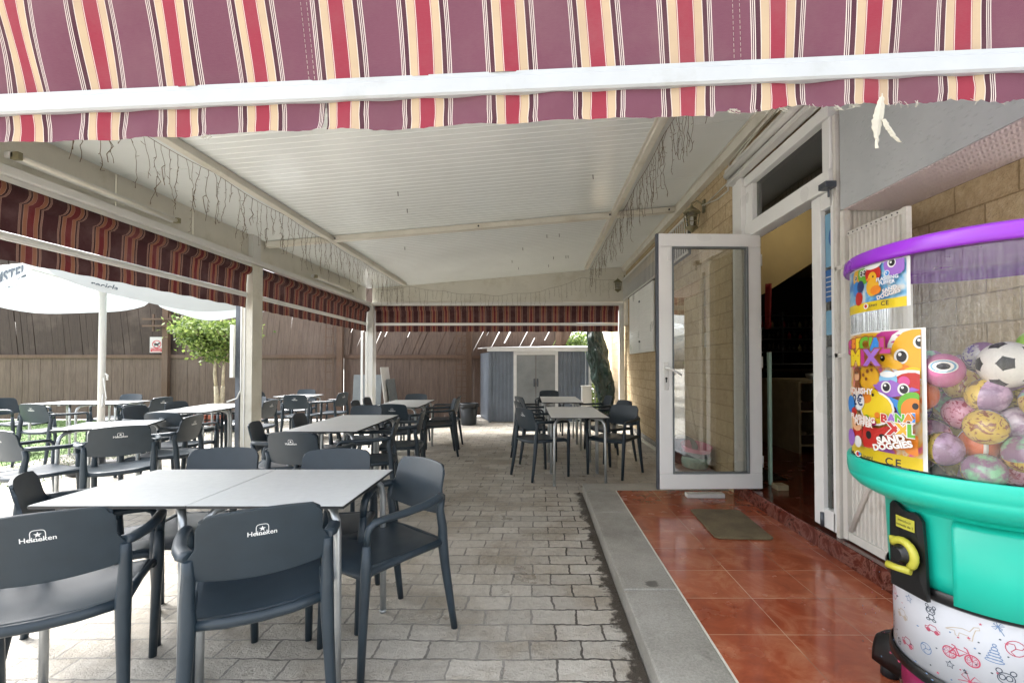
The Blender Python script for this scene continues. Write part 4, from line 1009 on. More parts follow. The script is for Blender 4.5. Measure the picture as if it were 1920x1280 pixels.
# ------------------------------------------------------------------ fences
def fence(x0, x1, y, ztop, shear, label, seed, zr_=1.49, post=True):
    t = thing('wooden_fence', label, 'fence', (x0, y, 0), 0, 'brown board fence bays around the terrace'); rd = random.Random(seed)
    mb = MB(); x = x0
    while x < x1-.02:
        w = min(.142, x1-x); g = .003 if rd.random() < .9 else .008; yy = y+rd.uniform(-.004, .004)
        mb.box((x, yy, .03), (x+w-g, yy+.022, zr_)); x += w
    mb.build('lower_boards', 'fence_wood', t)
    ext = abs(shear)*(ztop-zr_); mb = MB(); x = x0-(ext if shear > 0 else 0); xe = x1+(ext if shear < 0 else 0); yb = y+.006*seed
    while x < xe-.02:
        w = .142; q = rd.random(); g = .004 if q < (.8 if seed < 4 else .62) else rd.uniform(.012, .022); yy = yb+.03+rd.uniform(-.004, .004)
        n = len(mb.v); mb.box((x, yy, zr_+.05), (x+w-g, yy+.02, ztop)); sh = shear*(1+rd.uniform(-.06, .06))
        for v in mb.v[n:]:
            if v.z > 2: v.x += sh*(ztop-zr_)
        if q >= (.8 if seed < 4 else .62):      # battens hide part of the slits, so light shows only in places
            k = rd.uniform(.2, .8); z0 = zr_+.05; H = ztop-z0
            for (f0, f1) in ((0, k*rd.uniform(.3, .9)), (k, 1.0)):
                za, zb = z0+H*f0, z0+H*f1; n = len(mb.v); mb.box((x+w-g-.03, yy+.0215, za), (x+w+.03, yy+.035, zb))
                for v in mb.v[n:]: v.x += shear*(v.z-z0)
        x += w
    mb.build('upper_boards', 'fence_wood_dark' if seed < 2 else 'fence_wood', t)
    MB().box((x0, y-.035, zr_-.02), (x1, y-.002, zr_+.06)).box((x0, y+.056, 2.6), (x1, y+.09, 2.68)).build('rail', 'post_wood', t, bevel=.004)
    if post: MB().box((x1-.07, y-.13, 0), (x1+.07, y-.036, ztop+.1)).build('post', 'post_wood', t, bevel=.006)
    rebase(t)
fence(-13.2, -8.72, 10.7, 3.9, -.12, 'dark brown board fence bay on the far left behind the parasol', 1)
fence(-8.70, -4.62, 10.7, 3.5, .10, 'brown board fence bay behind the potted tree', 3)
fence(-4.60, -1.60, 10.8, 3.4, .42, 'brown fence bay with slanting gapped boards behind the white post', 4)
fence(-2.6, .55, 11.6, 3.4, .5, 'brown fence bay with slanting boards behind the metal shed', 5)
def trellis(x, y, w, z0, z1, label, n=18, cols=3, yaw=0):
    t = MB()
    for i in range(cols): xx = x+w*i/(cols-1); t.box((xx-.011, y-.012, z0), (xx+.011, y, z1))
    for i in range(n): z = z0+.05+(z1-z0-.1)*i/(n-1); t.box((x-.03, y-.026, z-.011), (x+w+.03, y-.0125, z+.011))
    return tag(t.build('wooden_trellis', 'post_wood'), label, 'trellis', 'narrow trellises on the fence')
trellis(-4.9, 10.5, .17, .1, 3.0, 'narrow ladder like trellis beside the fence post left of the white post', 15, 2)
trellis(-1.88, 10.6, .24, .35, 2.7, 'narrow brown trellis between the bin and the fence post by the shed')
o = MB().box((-9.2, 10.5, 2.36), (-8.0, 10.54, 2.4)).box((-9.2, 10.5, 2.2), (-8.0, 10.54, 2.24)).box((-9.0, 10.541, 2.1), (-8.96, 10.57, 2.5)).box((-8.6, 10.541, 2.1), (-8.56, 10.57, 2.5)).build('wooden_trellis', 'post_wood'); tag(o, 'short horizontal slat trellis on the fence above the potted tree', 'trellis')
# grey boards leaning
o = MB().box((-.3, 0, 0), (.3, .03, .98)).build('leaning_board', 'grey_board', bevel=.004); o.location = (-3.78, 10.0, .02); o.rotation_euler = (R(-7), 0, 0); o.scale = (1.05, 1, 1.1); tag(o, 'grey board leaning on the fence left of the far white post', 'board')
o = MB().box((-.02, -.25, 0), (.0, .25, 1.25)).build('leaning_board', 'white_paint', bevel=.004); o.location = (-3.12, 9.75, .02); o.rotation_euler = (0, R(-7), 0); tag(o, 'thin pale board leaning against the far white post', 'board')
o = MB().box((-.02, -.25, 0), (.0, .25, 1.0)).build('leaning_board', 'grey_board', bevel=.004); o.location = (-3.03, 9.9, .02); o.rotation_euler = (0, R(-9), 0); tag(o, 'thin dark grey board behind the pale one at the far white post', 'board')

# no dogs sign
sg = thing('no_dogs_sign', 'small white and red no dogs sign on the brown fence', 'sign', (-8.98, 10.64, 1.6))
B((-9.13, 10.64, 1.6), (-8.8, 10.66, 1.97), 'sign_plate', 'sign_white', sg, bevel=.003)
ar = Art(lambda u, v, l: (-8.965+u, 10.6395-l, 1.785+v), .001)
ar.rect(-.145, -.165, .145, -.075, 'sign_red')
ar.ell(-.01, .01, .055, .026, 'ink'); ar.ell(.055, .035, .026, .02, 'ink', .4); ar.rect(-.05, -.045, -.035, .0, 'ink'); ar.rect(.02, -.045, .035, .0, 'ink'); ar.line([(-.06, .02), (-.085, .045)], .012, 'ink')
ar.ring(0, .055-.04, .1, .085, .018, 'sign_red'); ar.line([(-.07, .07), (.07, -.04)], .018, 'sign_red')
ar.text('PROHIBIDO PERROS', 0, -.105, .03, 'sign_white', bold=.01); ar.rect(-.1, -.15, .1, -.14, 'sign_white')
ar.build('pictogram', sg); rebase(sg)

# ------------------------------------------------------------------ shed
sd_ = thing('metal_shed', 'blue grey ribbed metal shed with double doors and white trim', 'shed', (0, 11.0, 0))
X0, X1, YF, YB = -1.08, 1.17, 10.35, 11.45
ribbed(MB(), (-1.04, YF+.02, 0), (1, 0, 0), 6, .088, .02, 1.62, .014, (0, -1, 0)).build('ribbed_wall', 'shed_sheet', sd_)
ribbed(MB(), (.49, YF+.02, 0), (1, 0, 0), 6, .102, .02, 1.62, .014, (0, -1, 0)).build('ribbed_wall', 'shed_sheet', sd_)
ribbed(MB(), (-1.42, YB, 0), Vector((X0+1.42, YF+.02-YB, 0)).normalized(), 9, .127, .02, 1.60, .014, (-1, -.3, 0)).build('ribbed_wall', 'shed_sheet', sd_)
ribbed(MB(), (X1, YF+.04, 0), (0, 1, 0), 9, .12, .02, 1.60, .014, (1, 0, 0)).build('ribbed_wall', 'shed_sheet', sd_)
MB().box((X0-.02, YF-.01, .0), (X0+.04, YF+.035, 1.62)).box((X1-.05, YF-.01, 0), (X1+.01, YF+.035, 1.62)).build('corner_trim', 'shed_sheet', sd_, bevel=.003)
MB().box((-.53, YF-.012, 0), (-.46, YF+.03, 1.62)).box((.42, YF-.012, 0), (.485, YF+.03, 1.62)).box((-.459, YF-.011, 1.54), (.419, YF+.03, 1.62)).box((X1+.011, YF-.02, .02), (X1+.08, YF+.04, 1.7)).build('door_trim', 'shed_trim', sd_, bevel=.003)
for x0, x1 in ((-.458, -.025), (-.015, .418)):
    d = B((x0, YF-.004, .03), (x1, YF+.015, 1.538), 'shed_door', 'shed_door', sd_, bevel=.002)
    xx = x1-.05 if x0 < -.1 else x0+.02; MB().box((xx, YF-.03, .82), (xx+.03, YF-.005, 1.0)).build('handle', 'steel_dark', d, bevel=.003)
MB().box((-1.13, YF-.05, 1.621), (X1+.07, YF-.005, 1.70)).build('eave_trim', 'shed_trim', sd_, bevel=.003)
mb = MB(); mb.v += [Vector(q) for q in ((-1.14, YF-.06, 1.701), (1.25, YF-.06, 1.701), (1.25, YB+.05, 1.78), (-1.5, YB+.05, 1.72), (-1.14, YF-.06, 1.715), (1.25, YF-.06, 1.715), (1.25, YB+.05, 1.80), (-1.5, YB+.05, 1.74))]
for q in ((3, 2, 1, 0), (4, 5, 6, 7), (0, 1, 5, 4), (1, 2, 6, 5), (2, 3, 7, 6), (3, 0, 4, 7)): mb.face(q)
mb.build('roof', 'shed_trim', sd_); rebase(sd_)

# bin
bn = thing('rubbish_bin', 'grey plastic rubbish bin with a bag rim beside the shed', 'bin', (-1.5, 10.0, 0))
MB().lathe([(0, 0), (.16, 0), (.165, .01), (.2, .42), (.0, .42)], (0, 0, 0), 24).build('bin_body', 'bin', bn)
mb = MB(); rd = random.Random(4)
mb.grid(lambda u, v: ((.205+.02*v*sin(u*31)+.01*v)*cos(u*2*pi), (.205+.02*v*sin(u*31)+.01*v)*sin(u*2*pi), .46-.07*v+.012*sin(u*25)), 60, 4); mb.build('bag_rim', 'dark_plastic', bn, smooth=True, solid=.003)
MB().lathe([(.205, .43), (.215, .44), (.21, .47), (.2, .47), (.198, .44), (.205, .43)], (0, 0, 0), 24).build('bin_rim', 'bin', bn)
# tarp covered thing, white box, railing
mb = MB()
def tarp(u, v):
    a = u*2*pi; z = 2.12*(1-v); r = .13+.16*min(1, (1-v)*2.2)+.03*sin(a*3+z*4)
    if z > 1.6: r = .29-.1*(z-1.6)/.5
    r += .10*abs(noise.noise(Vector((cos(a)*1.6, sin(a)*1.6, z*2.4))))+.07*(.5-abs(noise.noise(Vector((cos(a)*3+9, sin(a)*3, z*4)))))+.035*abs(noise.noise(Vector((cos(a)*8, sin(a)*8, z*8))))-.04
    r *= .72
    if v == 0: r *= .2
    return (1.46+r*cos(a)*1.0-(.1 if z > 1.5 else .1*z/1.5)+.08*sin(z*2.2), 9.95+r*sin(a)*.8, z*(1 if v else .97)+.05*noise.noise(Vector((cos(a)*2, sin(a)*2, 0))))
o = mb.grid(tarp, 70, 60).build('covered_heater', 'tarp'); tag(o, 'tall bundle wrapped in crumpled dark green tarpaulin beside the end post', 'covered item')
o = MB().box((1.0, 10.0, 0), (1.2, 10.3, .82)).box((.99, 9.99, .821), (1.21, 10.31, .85)).build('white_cabinet', 'white_paint', bevel=.006); tag(o, 'low white box between the shed and the green tarpaulin', 'box')
rl = thing('metal_railing', 'dark vertical bar railing in front of the hedge', 'railing', (1.2, 12.2, 0))
mb = MB()
for i in range(34): mb.tube([(1.35+i*.11, 12.2, .1), (1.35+i*.11, 12.2, 1.55)], .013, 6)
mb.build('bars', 'steel_dark', rl); MB().box((1.3, 12.18, 1.55), (5.1, 12.22, 1.59)).box((1.3, 12.18, .1), (5.1, 12.22, .13)).build('rail', 'steel_dark', rl); rebase(rl)

# ------------------------------------------------------------------ vegetation
def leaves(mb, c, n, size, rd, flat=.6):
    for _ in range(n):
        d = Vector((rd.gauss(0, 1), rd.gauss(0, 1), rd.gauss(0, flat)))*.45
        p = c[0]+d*c[1]; a = Vector((rd.uniform(-1, 1), rd.uniform(-1, 1), rd.uniform(-.9, .4))).normalized(); b = a.cross(Vector((rd.uniform(-1, 1), rd.uniform(-1, 1), rd.uniform(-1, 1)))).normalized()
        l = size*rd.uniform(.7, 1.3); w = l*.34; k = len(mb.v)
        mb.v += [p, p+a*l*.5+b*w, p+a*l, p+a*l*.5-b*w]; mb.face((k, k+1, k+2, k+3))
def small_tree(loc, label, seed, H=1.25, Rr=.78, leaf='leaf', n=230, group=None, trunk_h=1.0):
    rd = random.Random(seed); t = thing('small_tree', label, 'tree', loc, 0, group)
    mb = MB(); cr = MB(); tips = []
    def grow(p, d, L, r, dep):
        q = p+d*L; mid = p+d*L*.5+Vector((rd.uniform(-.03, .03), rd.uniform(-.03, .03), 0)); mb.tube([p, mid, q], [r, r*.85, r*.7], 7 if dep < 2 else 4)
        if dep >= 4 or r < .004: tips.append(q); return
        if dep >= 2: tips.append(mid)
        for k in range(3 if dep < 3 else 2):
            a = rd.uniform(0, 6.28); tl = rd.uniform(.7, 1.5); o = Vector((cos(a)*tl, sin(a)*tl, .55)).normalized()
            grow(q, (d*.55+o*.8).normalized(), L*rd.uniform(.62, .85), r*.6, dep+1)
    for k, (a, tl) in enumerate(((.5, .10), (2.8, .12), (4.6, .1))):
        base = Vector((.035*cos(a), .035*sin(a), 0)); top = Vector((cos(a)*tl, sin(a)*tl, trunk_h)); mb.tube([base, base*1.4+Vector((0, 0, trunk_h*.45)), top*.7+Vector((0, 0, trunk_h*.25))], [.055, .045, .035], 9)
        grow(top*.7+Vector((0, 0, trunk_h*.25)), (top-base*2).normalized(), H*.33, .03, 1)
    mb.build('trunk', 'trunk', t)
    for q in tips: leaves(cr, (q, Rr*.26), max(8, int(n*60/len(tips))), .05*Rr/.78, rd)
    cr.build('crown', leaf, t, bevel='raw'); return t
small_tree((-6.4, 9.1, .3), 'small potted ficus tree with round pale green crown before the fence', 21, 1.5, 1.1, 'leaf', 95, trunk_h=.62)
pb = thing('brick_planter', 'reddish lattice block planter under the small tree', 'planter', (-6.32, 9.1, 0))
mb = MB()
for i in range(5):
    for k in range(3): mb.box((-.42+i*.17, -.3, .02+k*.115), (-.42+i*.17+.12, -.25, .02+k*.115+.085))
mb.build('terracotta_blocks', 'terracotta', pb, bevel=.006); MB().box((-.45, -.249, 0), (.45, .3, .36)).build('planter_box', 'dark_plastic', pb)
def bush(loc, sx, sy, sz, label, leaf, seed, name='leafy_shrub', n=5200, size=.09):
    rd = random.Random(seed); cr = MB(); t = thing(name, label, 'shrub' if sz < 3 else 'tree', loc, 0, 'greenery beyond the railing')
    for _ in range(60):
        a = rd.uniform(0, 6.28); rr_ = rd.random()**.5; h = rd.random()
        c = Vector((cos(a)*rr_*sx*(1-.5*h*h), sin(a)*rr_*sy*(1-.5*h*h), h*sz)); leaves(cr, (c, .34*min(sx, sz)), n//60, size, rd, 1)
    cr.build('crown', leaf, t, bevel='raw'); mb = MB()
    for k in range(4): a = k*1.6; mb.tube([(.06*cos(a), .06*sin(a), 0), (.3*sx*cos(a), .3*sy*sin(a), sz*.75)], [.04, .012], 6)
    mb.build('trunk', 'trunk', t)
bush((1.75, 13.6, 0), .75, .5, 1.75, 'green leafy shrub behind the railing, left one', 'leaf', 31)
bush((2.9, 13.9, 0), .8, .5, 2.1, 'green leafy shrub behind the railing, right one', 'leaf_dark', 32)
bush((1.3, 16.5, 0), 1.1, .8, 2.3, 'paler tree crown beyond the shrubs next to the fence end', 'leaf', 33, size=.12)
# trees and parasols behind the viewpoint: they show in the glass of the open door
for i, (x, y, s_) in enumerate(((3.2, -14, 3.2), (6.5, -17, 4.2), (-1.5, -20, 4.5), (-8, -18, 4.0), (11, -15, 4.4))):
    bush((x, y, 0), s_*.4, s_*.4, s_, ['conical green tree reflected in the door glass', 'tall tree across the street reflected at the right of the glass', 'street tree straight behind the viewpoint', 'broad street tree behind the left terrace', 'street tree beyond the building corner'][i], 'leaf_dark', 50+i, 'street_tree', 3600, .2)

# ------------------------------------------------------------------ parasol
def parasol(loc, corners, label, zlow, ztop, texts=True, hub=2.2):
    t = thing('garden_parasol', label, 'parasol', loc)
    n = len(corners); mb = MB(); L = Vector(loc); apex = Vector((0, 0, ztop)); cs = [Vector((x-loc[0], y-loc[1], z)) for x, y, z in corners]
    for i in range(n):
        a, b = cs[i], cs[(i+1) % n]
        def fn(u, v, a=a, b=b):
            e = a*(1-u)+b*u; p = apex*(1-v)+e*v; sag = .10*sin(pi*u)*v+.02*sin(pi*v); return (p.x*(1-.03*sin(pi*u)*v), p.y*(1-.03*sin(pi*u)*v), p.z-sag)
        mb.grid(fn, 12, 12)
        def fv(u, v, a=a, b=b):
            e = a*(1-u)+b*u; d = .26*(sin(pi*min(1, max(0, u)))**.45); q = Vector((e.x, e.y, 0)).normalized()
            return (e.x*(1-.03*sin(pi*u))+q.x*.02*v, e.y*(1-.03*sin(pi*u))+q.y*.02*v, e.z-.10*sin(pi*u)-.003-v*(d*.85+.012*sin(u*14)))
        mb.grid(fv, 20, 4)
    mb.build('canopy', 'umbrella_cloth', t, smooth=True)
    MB().tube([(0, 0, .1), (0, 0, ztop+.04)], .036, 14).build('pole', 'white_paint', t)
    MB().lathe([(.055, 0), (.06, .02), (.06, .07), (.05, .09)], (0, 0, hub), 14, cap=True).build('hub', 'white_paint', t)
    for c in cs:
        MB().tube([(c.x*.03, c.y*.03, ztop-.02), (c.x*.97, c.y*.97, c.z-.02)], .012, 6, sq=True).build('rib', 'white_paint', t)
        m_ = Vector((c.x*.45, c.y*.45, ztop+(c.z-ztop)*.45-.03)); MB().tube([(c.x*.04, c.y*.04, hub+.05), m_], .013, 6, sq=True).build('strut', 'white_paint', t)
    b = MB().lathe([(0, 0), (.28, 0), (.3, .02), (.3, .07), (.27, .1), (.05, .11), (.045, .2), (.0, .2)], (0, 0, 0), 28).build('base', 'rubber', t)
    MB().tube([(.04, 0, 1.2), (.07, 0, 1.18), (.07, .0, 1.12)], .01, 6).tube([(.04, -.02, 1.15), (.09, -.03, .9), (.06, -.05, .8), (.045, -.03, .95)], .006, 5).build('crank', 'pvc', t)
    return t, cs
pr, cs = parasol((-5.35, 5.55, 0), [(-4.83, 4.33, 2.32), (-3.8, 6.7, 2.3), (-5.75, 6.75, 2.3), (-6.95, 4.9, 2.3)], 'white square parasol with printed valance standing over the turf', 2.05, 2.66)
def onval(a, b, L):
    d = (b-a)
    def fn(u, v, l):
        k = u; e = a*(1-k)+b*k; q = Vector((e.x, e.y, 0)).normalized()
        return (e.x*(1-.03*sin(pi*k))+q.x*(.012+l), e.y*(1-.03*sin(pi*k))+q.y*(.012+l), e.z-.10*sin(pi*k)-.12+v)
    return fn
a, b = cs[3], cs[0]; Lg = (b-a).length
ar = Art(onval(a, b, Lg), .001); vs, fs = text2d('AMSTEL', .17, .03, 0, 1.05); ar.tri([(x/Lg+.80, y+.035) for x, y in vs], fs, 'umbrella_ink')
vs, fs = text2d('100% MALTA', .045, .01); ar.tri([(x/Lg+.82, y-.07) for x, y in vs], fs, 'umbrella_ink'); ar.build('printed_name', pr)
a, b = cs[0], cs[1]; Lg = (b-a).length
ar = Art(onval(a, b, Lg), .001); vs, fs = text2d('recicla', .09, .02, .3); ar.tri([(x/Lg+.2, y+.01) for x, y in vs], fs, 'umbrella_ink'); ar.build('printed_word', pr)
parasol((2.6, -4.0, 0), [(2.6-1.5, -5.5, 2.2), (2.6+1.5, -5.5, 2.2), (2.6+1.5, -2.5, 2.2), (2.6-1.5, -2.5, 2.2)], 'white street parasol behind the viewpoint reflected in the glass, nearer', 2.0, 2.75)
parasol((3.6, -8.4, 0), [(2.1, -9.9, 2.2), (5.1, -9.9, 2.2), (5.1, -6.9, 2.2), (2.1, -6.9, 2.2)], 'white street parasol behind the viewpoint reflected in the glass, farther', 2.0, 2.75)

# ------------------------------------------------------------------ capsule machine
MC = Vector((1.472, 1.498, 0)); RD = .36
def cyl(r, z0=0):
    # u: arc length from the reference angle (grows to the right as seen from outside), v: height
    return lambda u, v, l: (MC.x+(r+l)*cos(TH+u/r), MC.y+(r+l)*sin(TH+u/r), z0+v)
cm_ = thing('capsule_machine', 'large toy capsule vending machine with teal bowl and purple lid on a printed drum base', 'vending machine', (MC.x, MC.y, .1))
def lz(prof, name, mat, n=96, cap=False): return MB().lathe(prof, (MC.x, MC.y, 0), n, cap=cap).build(name, mat, cm_)
lz([(0, 1.712), (.1, 1.711), (.25, 1.704), (.345, 1.69), (.368, 1.682), (.377, 1.675), (.381, 1.642), (.377, 1.634), (.366, 1.634), (.3635, 1.655), (.2, 1.662), (0, 1.662)], 'lid', 'purple_plastic')
lz([(.357, .955), (.359, 1.2), (.36, 1.636)], 'clear_drum', 'clear_drum')
bw = lz([(0, .93), (.34, .95), (.352, .962), (.362, .982), (.372, .983), (.376, .975), (.376, .935), (.372, .93), (.374, .925), (.368, .905), (.35, .885), (.32, .868), (.29, .858), (.276, .85), (.27, .84)], 'teal_bowl', 'teal_plastic')
lz([(.268, .85), (.264, .82), (.258, .66), (.254, .602), (.0, .60)], 'teal_body', 'teal_plastic')
# raised shoulder panels on the body
for a0, a1 in ((-150, -96), (-90, -30)):
    mb = MB(); mb.lathe([(.27, .838), (.284, .82), (.279, .7), (.273, .592), (.256, .586)], (MC.x, MC.y, 0), 20, R(a0), R(a1)); mb.build('body_panel', 'teal_plastic', cm_, solid=.006)
lz([(.262, .612), (.266, .605), (.264, .58), (.25, .57), (0, .57)], 'black_ring', 'black_plastic')
RP = .245
lz([(RP+.006, .338), (RP+.012, .33), (RP+.012, .305), (RP, .295), (0, .295)], 'lower_ring', 'black_plastic')
lz([(RP-.02, .295), (RP-.02, .2), (0, .2)], 'pink_plinth', 'pink_plastic')
for k in range(4):
    a = R(200+90*k); d = Vector((cos(a), sin(a), 0)); s_ = Vector((-d.y, d.x, 0)); mb = MB()
    def ft(u, v, d=d, s_=s_):
        w = .055*(1-.35*u*u); x = RP-.05+u*.15; an = v*pi; p = MC+d*x+s_*(cos(an)*w); return (p.x, p.y, .15+sin(an)*(.15-.06*u*u))
    mb.grid(ft, 12, 12); o = mb.build('foot', 'black_plastic', cm_, smooth=True, solid=.008)
    g_ = MB()
    for j in (-1, 0, 1):
        g_.tube([MC+d*(RP+.01)+s_*(j*.017)+Vector((0, 0, .292)), MC+d*(RP+.045)+s_*(j*.016)+Vector((0, 0, .278)), MC+d*(RP+.08)+s_*(j*.014)+Vector((0, 0, .258))], .0045, 6)
    g_.build('grip_rib', 'dark_plastic', o)
    MB().lathe([(.0, .103), (.03, .103), (.03, .15), (0, .155)], tuple(MC+d*(RP+.06)), 14).build('caster', 'rubber', o)
# coin mechanism plate, facing left-front
TH = R(186)
RB = .272
mb = MB()
def plate(u, v, l=0): return cyl(RB+.012)(u, v, l)
pts = []
outl = [(-.066, .838), (-.052, .853), (-.03, .848), (-.012, .836), (.006, .832), (.022, .838), (.038, .832), (.05, .815), (.056, .74), (.062, .575), (-.066, .575), (-.068, .70)]
ar = Art(lambda u, v, l: cyl(RB+.012)(u, v, l), .001); ar.poly(outl, 'black_plastic'); o = ar.build('coin_plate', cm_); md = o.modifiers.new('s', 'SOLIDIFY'); md.thickness = .012; md.offset = 0
ar = Art(lambda u, v, l: cyl(RB+.0205)(u, v, l), .0008); ar.rect(-.036, .775, .030, .812, 'yellow_plastic'); ar.text('Introducir', -.003, .80, .0115, 'ink', bold=0); ar.text('moneda de 2', -.003, .786, .0115, 'ink', bold=0); ar.build('coin_label', cm_)
c_ = cyl(RB+.0185); P0 = Vector(c_(.002, .70, 0)); nn = (P0-MC); nn.z = 0; nn.normalize(); ss = Vector((-nn.y, nn.x, 0)); up = Vector((0, 0, 1))
Mx = Matrix.Translation(P0) @ Matrix(((ss.x, 0, nn.x, 0), (ss.y, 0, nn.y, 0), (0, 1, 0, 0), (0, 0, 0, 1)))
def loc_lathe(prof, n, name, mat, par, off=(0, 0, 0)):
    mb = MB().lathe(prof, off, n, cap=True)
    for v in mb.v: q = Mx @ Vector((v.x, v.y, v.z)); v.x, v.y, v.z = q
    return mb.build(name, mat, par)
dial = loc_lathe([(.036, 0), (.036, .014), (.03, .022), (.022, .028), (.02, .04)], 28, 'turn_dial', 'black_plastic', cm_)
hb = MB()
for an in range(0, 9): pass
arc = [(.041*cos(R(a)), .041*sin(R(a)), .016) for a in range(150, -51, -20)]
hb.tube(arc, [.009]+[.0125]*(len(arc)-2)+[.012], 10); hb.tube([arc[0], (arc[0][0]-.006, arc[0][1]+.022, .012)], .009, 8)
hb.tube([(.032, -.042, .02), (.0, -.044, .034), (-.03, -.043, .042)], [.0115, .0105, .0115], 12)
for v in hb.v: q = Mx @ Vector((v.x, v.y, v.z)); v.x, v.y, v.z = q
hb.build('yellow_handle', 'yellow_plastic', cm_)

# posters
def poster(z0, z1, w, r, thc, small):
    global TH
    TH = R(thc); a = Art(cyl(r), .00035); H = z1-z0
    def X(q): return ((q if q in (0, .965, 1, 1.0) else q+.2*(1-q))-.5)*w
    base = cyl(r)
    a.fn = lambda u, v, l: base(max(-w/2, min((w/2 if a.free else w*.465), u)), max(z0, min(z1 if a.free else z1-.004, v)), l); a.free = True
    def Y(q): return z0+q*H
    a.rect(X(0), Y(0), X(1), Y(1), 'p_white', 40); a.free = False; a.rect(X(.0), Y(0.0), X(.965), Y(.985), 'p_swirl' if not small else 'p_swirl_blue', 40)
    def E(cx, cy, rx, ry, m, rot=0): a.ell(X(cx), Y(cy), rx*w, ry*w, m, rot)
    def eye(cx, cy, r_, ring='p_black'): E(cx, cy, r_, r_*1.1, 'p_white'); E(cx+r_*.1, cy, r_*.72, r_*.8, ring); E(cx-r_*.15, cy+r_*.25, r_*.25, r_*.25, 'p_white')
    if small:
        a.rect(X(0), Y(0), X(.965), Y(.2), 'p_yellow', 30)
        for (cx, cy, r_, m_) in ((.12, .8, .11, 'p_gold'), (.3, .85, .12, 'p_green'), (.1, .55, .09, 'p_blue'), (.17, .32, .08, 'p_red'), (.22, .58, .07, 'p_navy')): E(cx, cy, r_, r_, m_)
        eye(.1, .8, .03); eye(.26, .86, .035); eye(.34, .86, .035)
        E(.5, .78, .11, .11, 'p_red'); E(.5, .98, .12, .05, 'p_white'); E(.48, .78, .02, .02, 'p_black')
        E(.5, .5, .09, .1, 'p_gold'); E(.5, .7, .06, .065, 'p_gold'); E(.43, .68, .03, .015, 'p_orange'); E(.52, .72, .012, .012, 'p_black'); E(.56, .42, .07, .05, 'p_orange')
        E(.84, .9, .12, .13, 'p_lilac'); eye(.8, .92, .045); eye(.74, .72, .03, 'p_blue')
        a.line([(X(.55), Y(.22)), (X(.72), Y(.36)), (X(.95), Y(.62))], .028, 'p_peach'); a.line([(X(.72), Y(.36)), (X(.84), Y(.3)), (X(.96), Y(.4))], .02, 'p_orange')
        a.text('FLASHING', X(.74), Y(.62), .016, 'p_white', bold=.03, outline='p_blue'); a.text('PUFFER', X(.74), Y(.53), .016, 'p_white', bold=.03, outline='p_blue')
        a.text('SAND', X(.78), Y(.38), .018, 'p_white', .2, .03, 'p_brown'); a.text('DOGGIES', X(.76), Y(.28), .018, 'p_white', .2, .03, 'p_brown')
        a.text('CE', X(.72), Y(.1), .02, 'ink', space=1.2); a.ring(X(.85), Y(.1), .009, .009, .0015, 'ink'); E(.42, .1, .035, .03, 'p_white'); E(.42, .1, .02, .02, 'p_red'); a.text('Lineni', X(.55), Y(.1), .013, 'ink')
    else:
        a.rect(X(0), Y(0), X(.965), Y(.085), 'p_yellow', 30)
        E(.25, .93, .4, .08, 'p_gold'); E(.62, .93, .18, .09, 'p_magenta')
        E(.9, .83, .26, .26, 'p_white'); E(.92, .82, .23, .23, 'p_gold'); eye(.75, .8, .065); eye(.95, .9, .055)
        E(.78, .72, .05, .03, 'p_orange'); E(.88, .7, .07, .03, 'p_yellow')
        # long necked yellow toy
        E(.3, .64, .15, .13, 'p_gold'); a.line([(X(.36), Y(.64)), (X(.5), Y(.68)), (X(.53), Y(.76))], .06, 'p_gold'); E(.56, .775, .1, .075, 'p_gold'); E(.67, .745, .09, .045, 'p_gold', -.25); E(.54, .79, .026, .03, 'p_black'); E(.53, .797, .009, .01, 'p_white'); E(.22, .66, .02, .02, 'p_brown'); E(.3, .69, .02, .02, 'p_brown'); E(.28, .63, .018, .018, 'p_brown'); E(.38, .7, .016, .016, 'p_brown')
        # brown toy
        E(.08, .66, .075, .085, 'p_brown'); E(.08, .645, .05, .05, 'p_peach'); E(.06, .675, .012, .015, 'p_black'); E(.1, .675, .012, .015, 'p_black'); E(.1, .54, .06, .1, 'p_brown'); a.ring(X(.08), Y(.645), .01, .006, .0015, 'p_red', 10, pi, 2*pi)
        E(.86, .665, .17, .05, 'p_white'); E(.88, .6, .16, .11, 'p_red'); E(.8, .62, .05, .05, 'p_pink'); E(.62, .63, .09, .09, 'p_sky'); E(.62, .67, .08, .03, 'p_white'); E(.62, .6, .11, .03, 'p_lilac')
        a.poly([(X(.42), Y(.585)), (X(.66), Y(.63)), (X(.97), Y(.565)), (X(.78), Y(.52)), (X(.66), Y(.5)), (X(.5), Y(.54))], 'p_lilac'); eye(.6, .575, .05); eye(.8, .565, .05)
        a.poly([(X(.62), Y(.51)), (X(.82), Y(.47)), (X(.86), Y(.37)), (X(.76), Y(.36)), (X(.72), Y(.43)), (X(.64), Y(.45))], 'p_blue')
        E(.9, .44, .13, .14, 'p_green'); E(.9, .42, .1, .11, 'p_orange'); E(.92, .45, .025, .03, 'p_black')
        # yellow duck
        E(.46, .41, .2, .17, 'p_white'); E(.46, .41, .18, .15, 'p_yellow'); E(.42, .49, .1, .09, 'p_yellow'); E(.33, .48, .07, .05, 'p_orange'); E(.44, .51, .014, .016, 'p_black'); E(.34, .33, .03, .03, 'p_green'); E(.5, .36, .03, .03, 'p_orange'); E(.6, .35, .035, .035, 'p_sky'); E(.45, .3, .03, .03, 'p_pink')
        # price roundel
        E(.18, .455, .105, .1, 'p_white'); a.text('2€', X(.18), Y(.455), .05, 'p_navy', bold=.02)
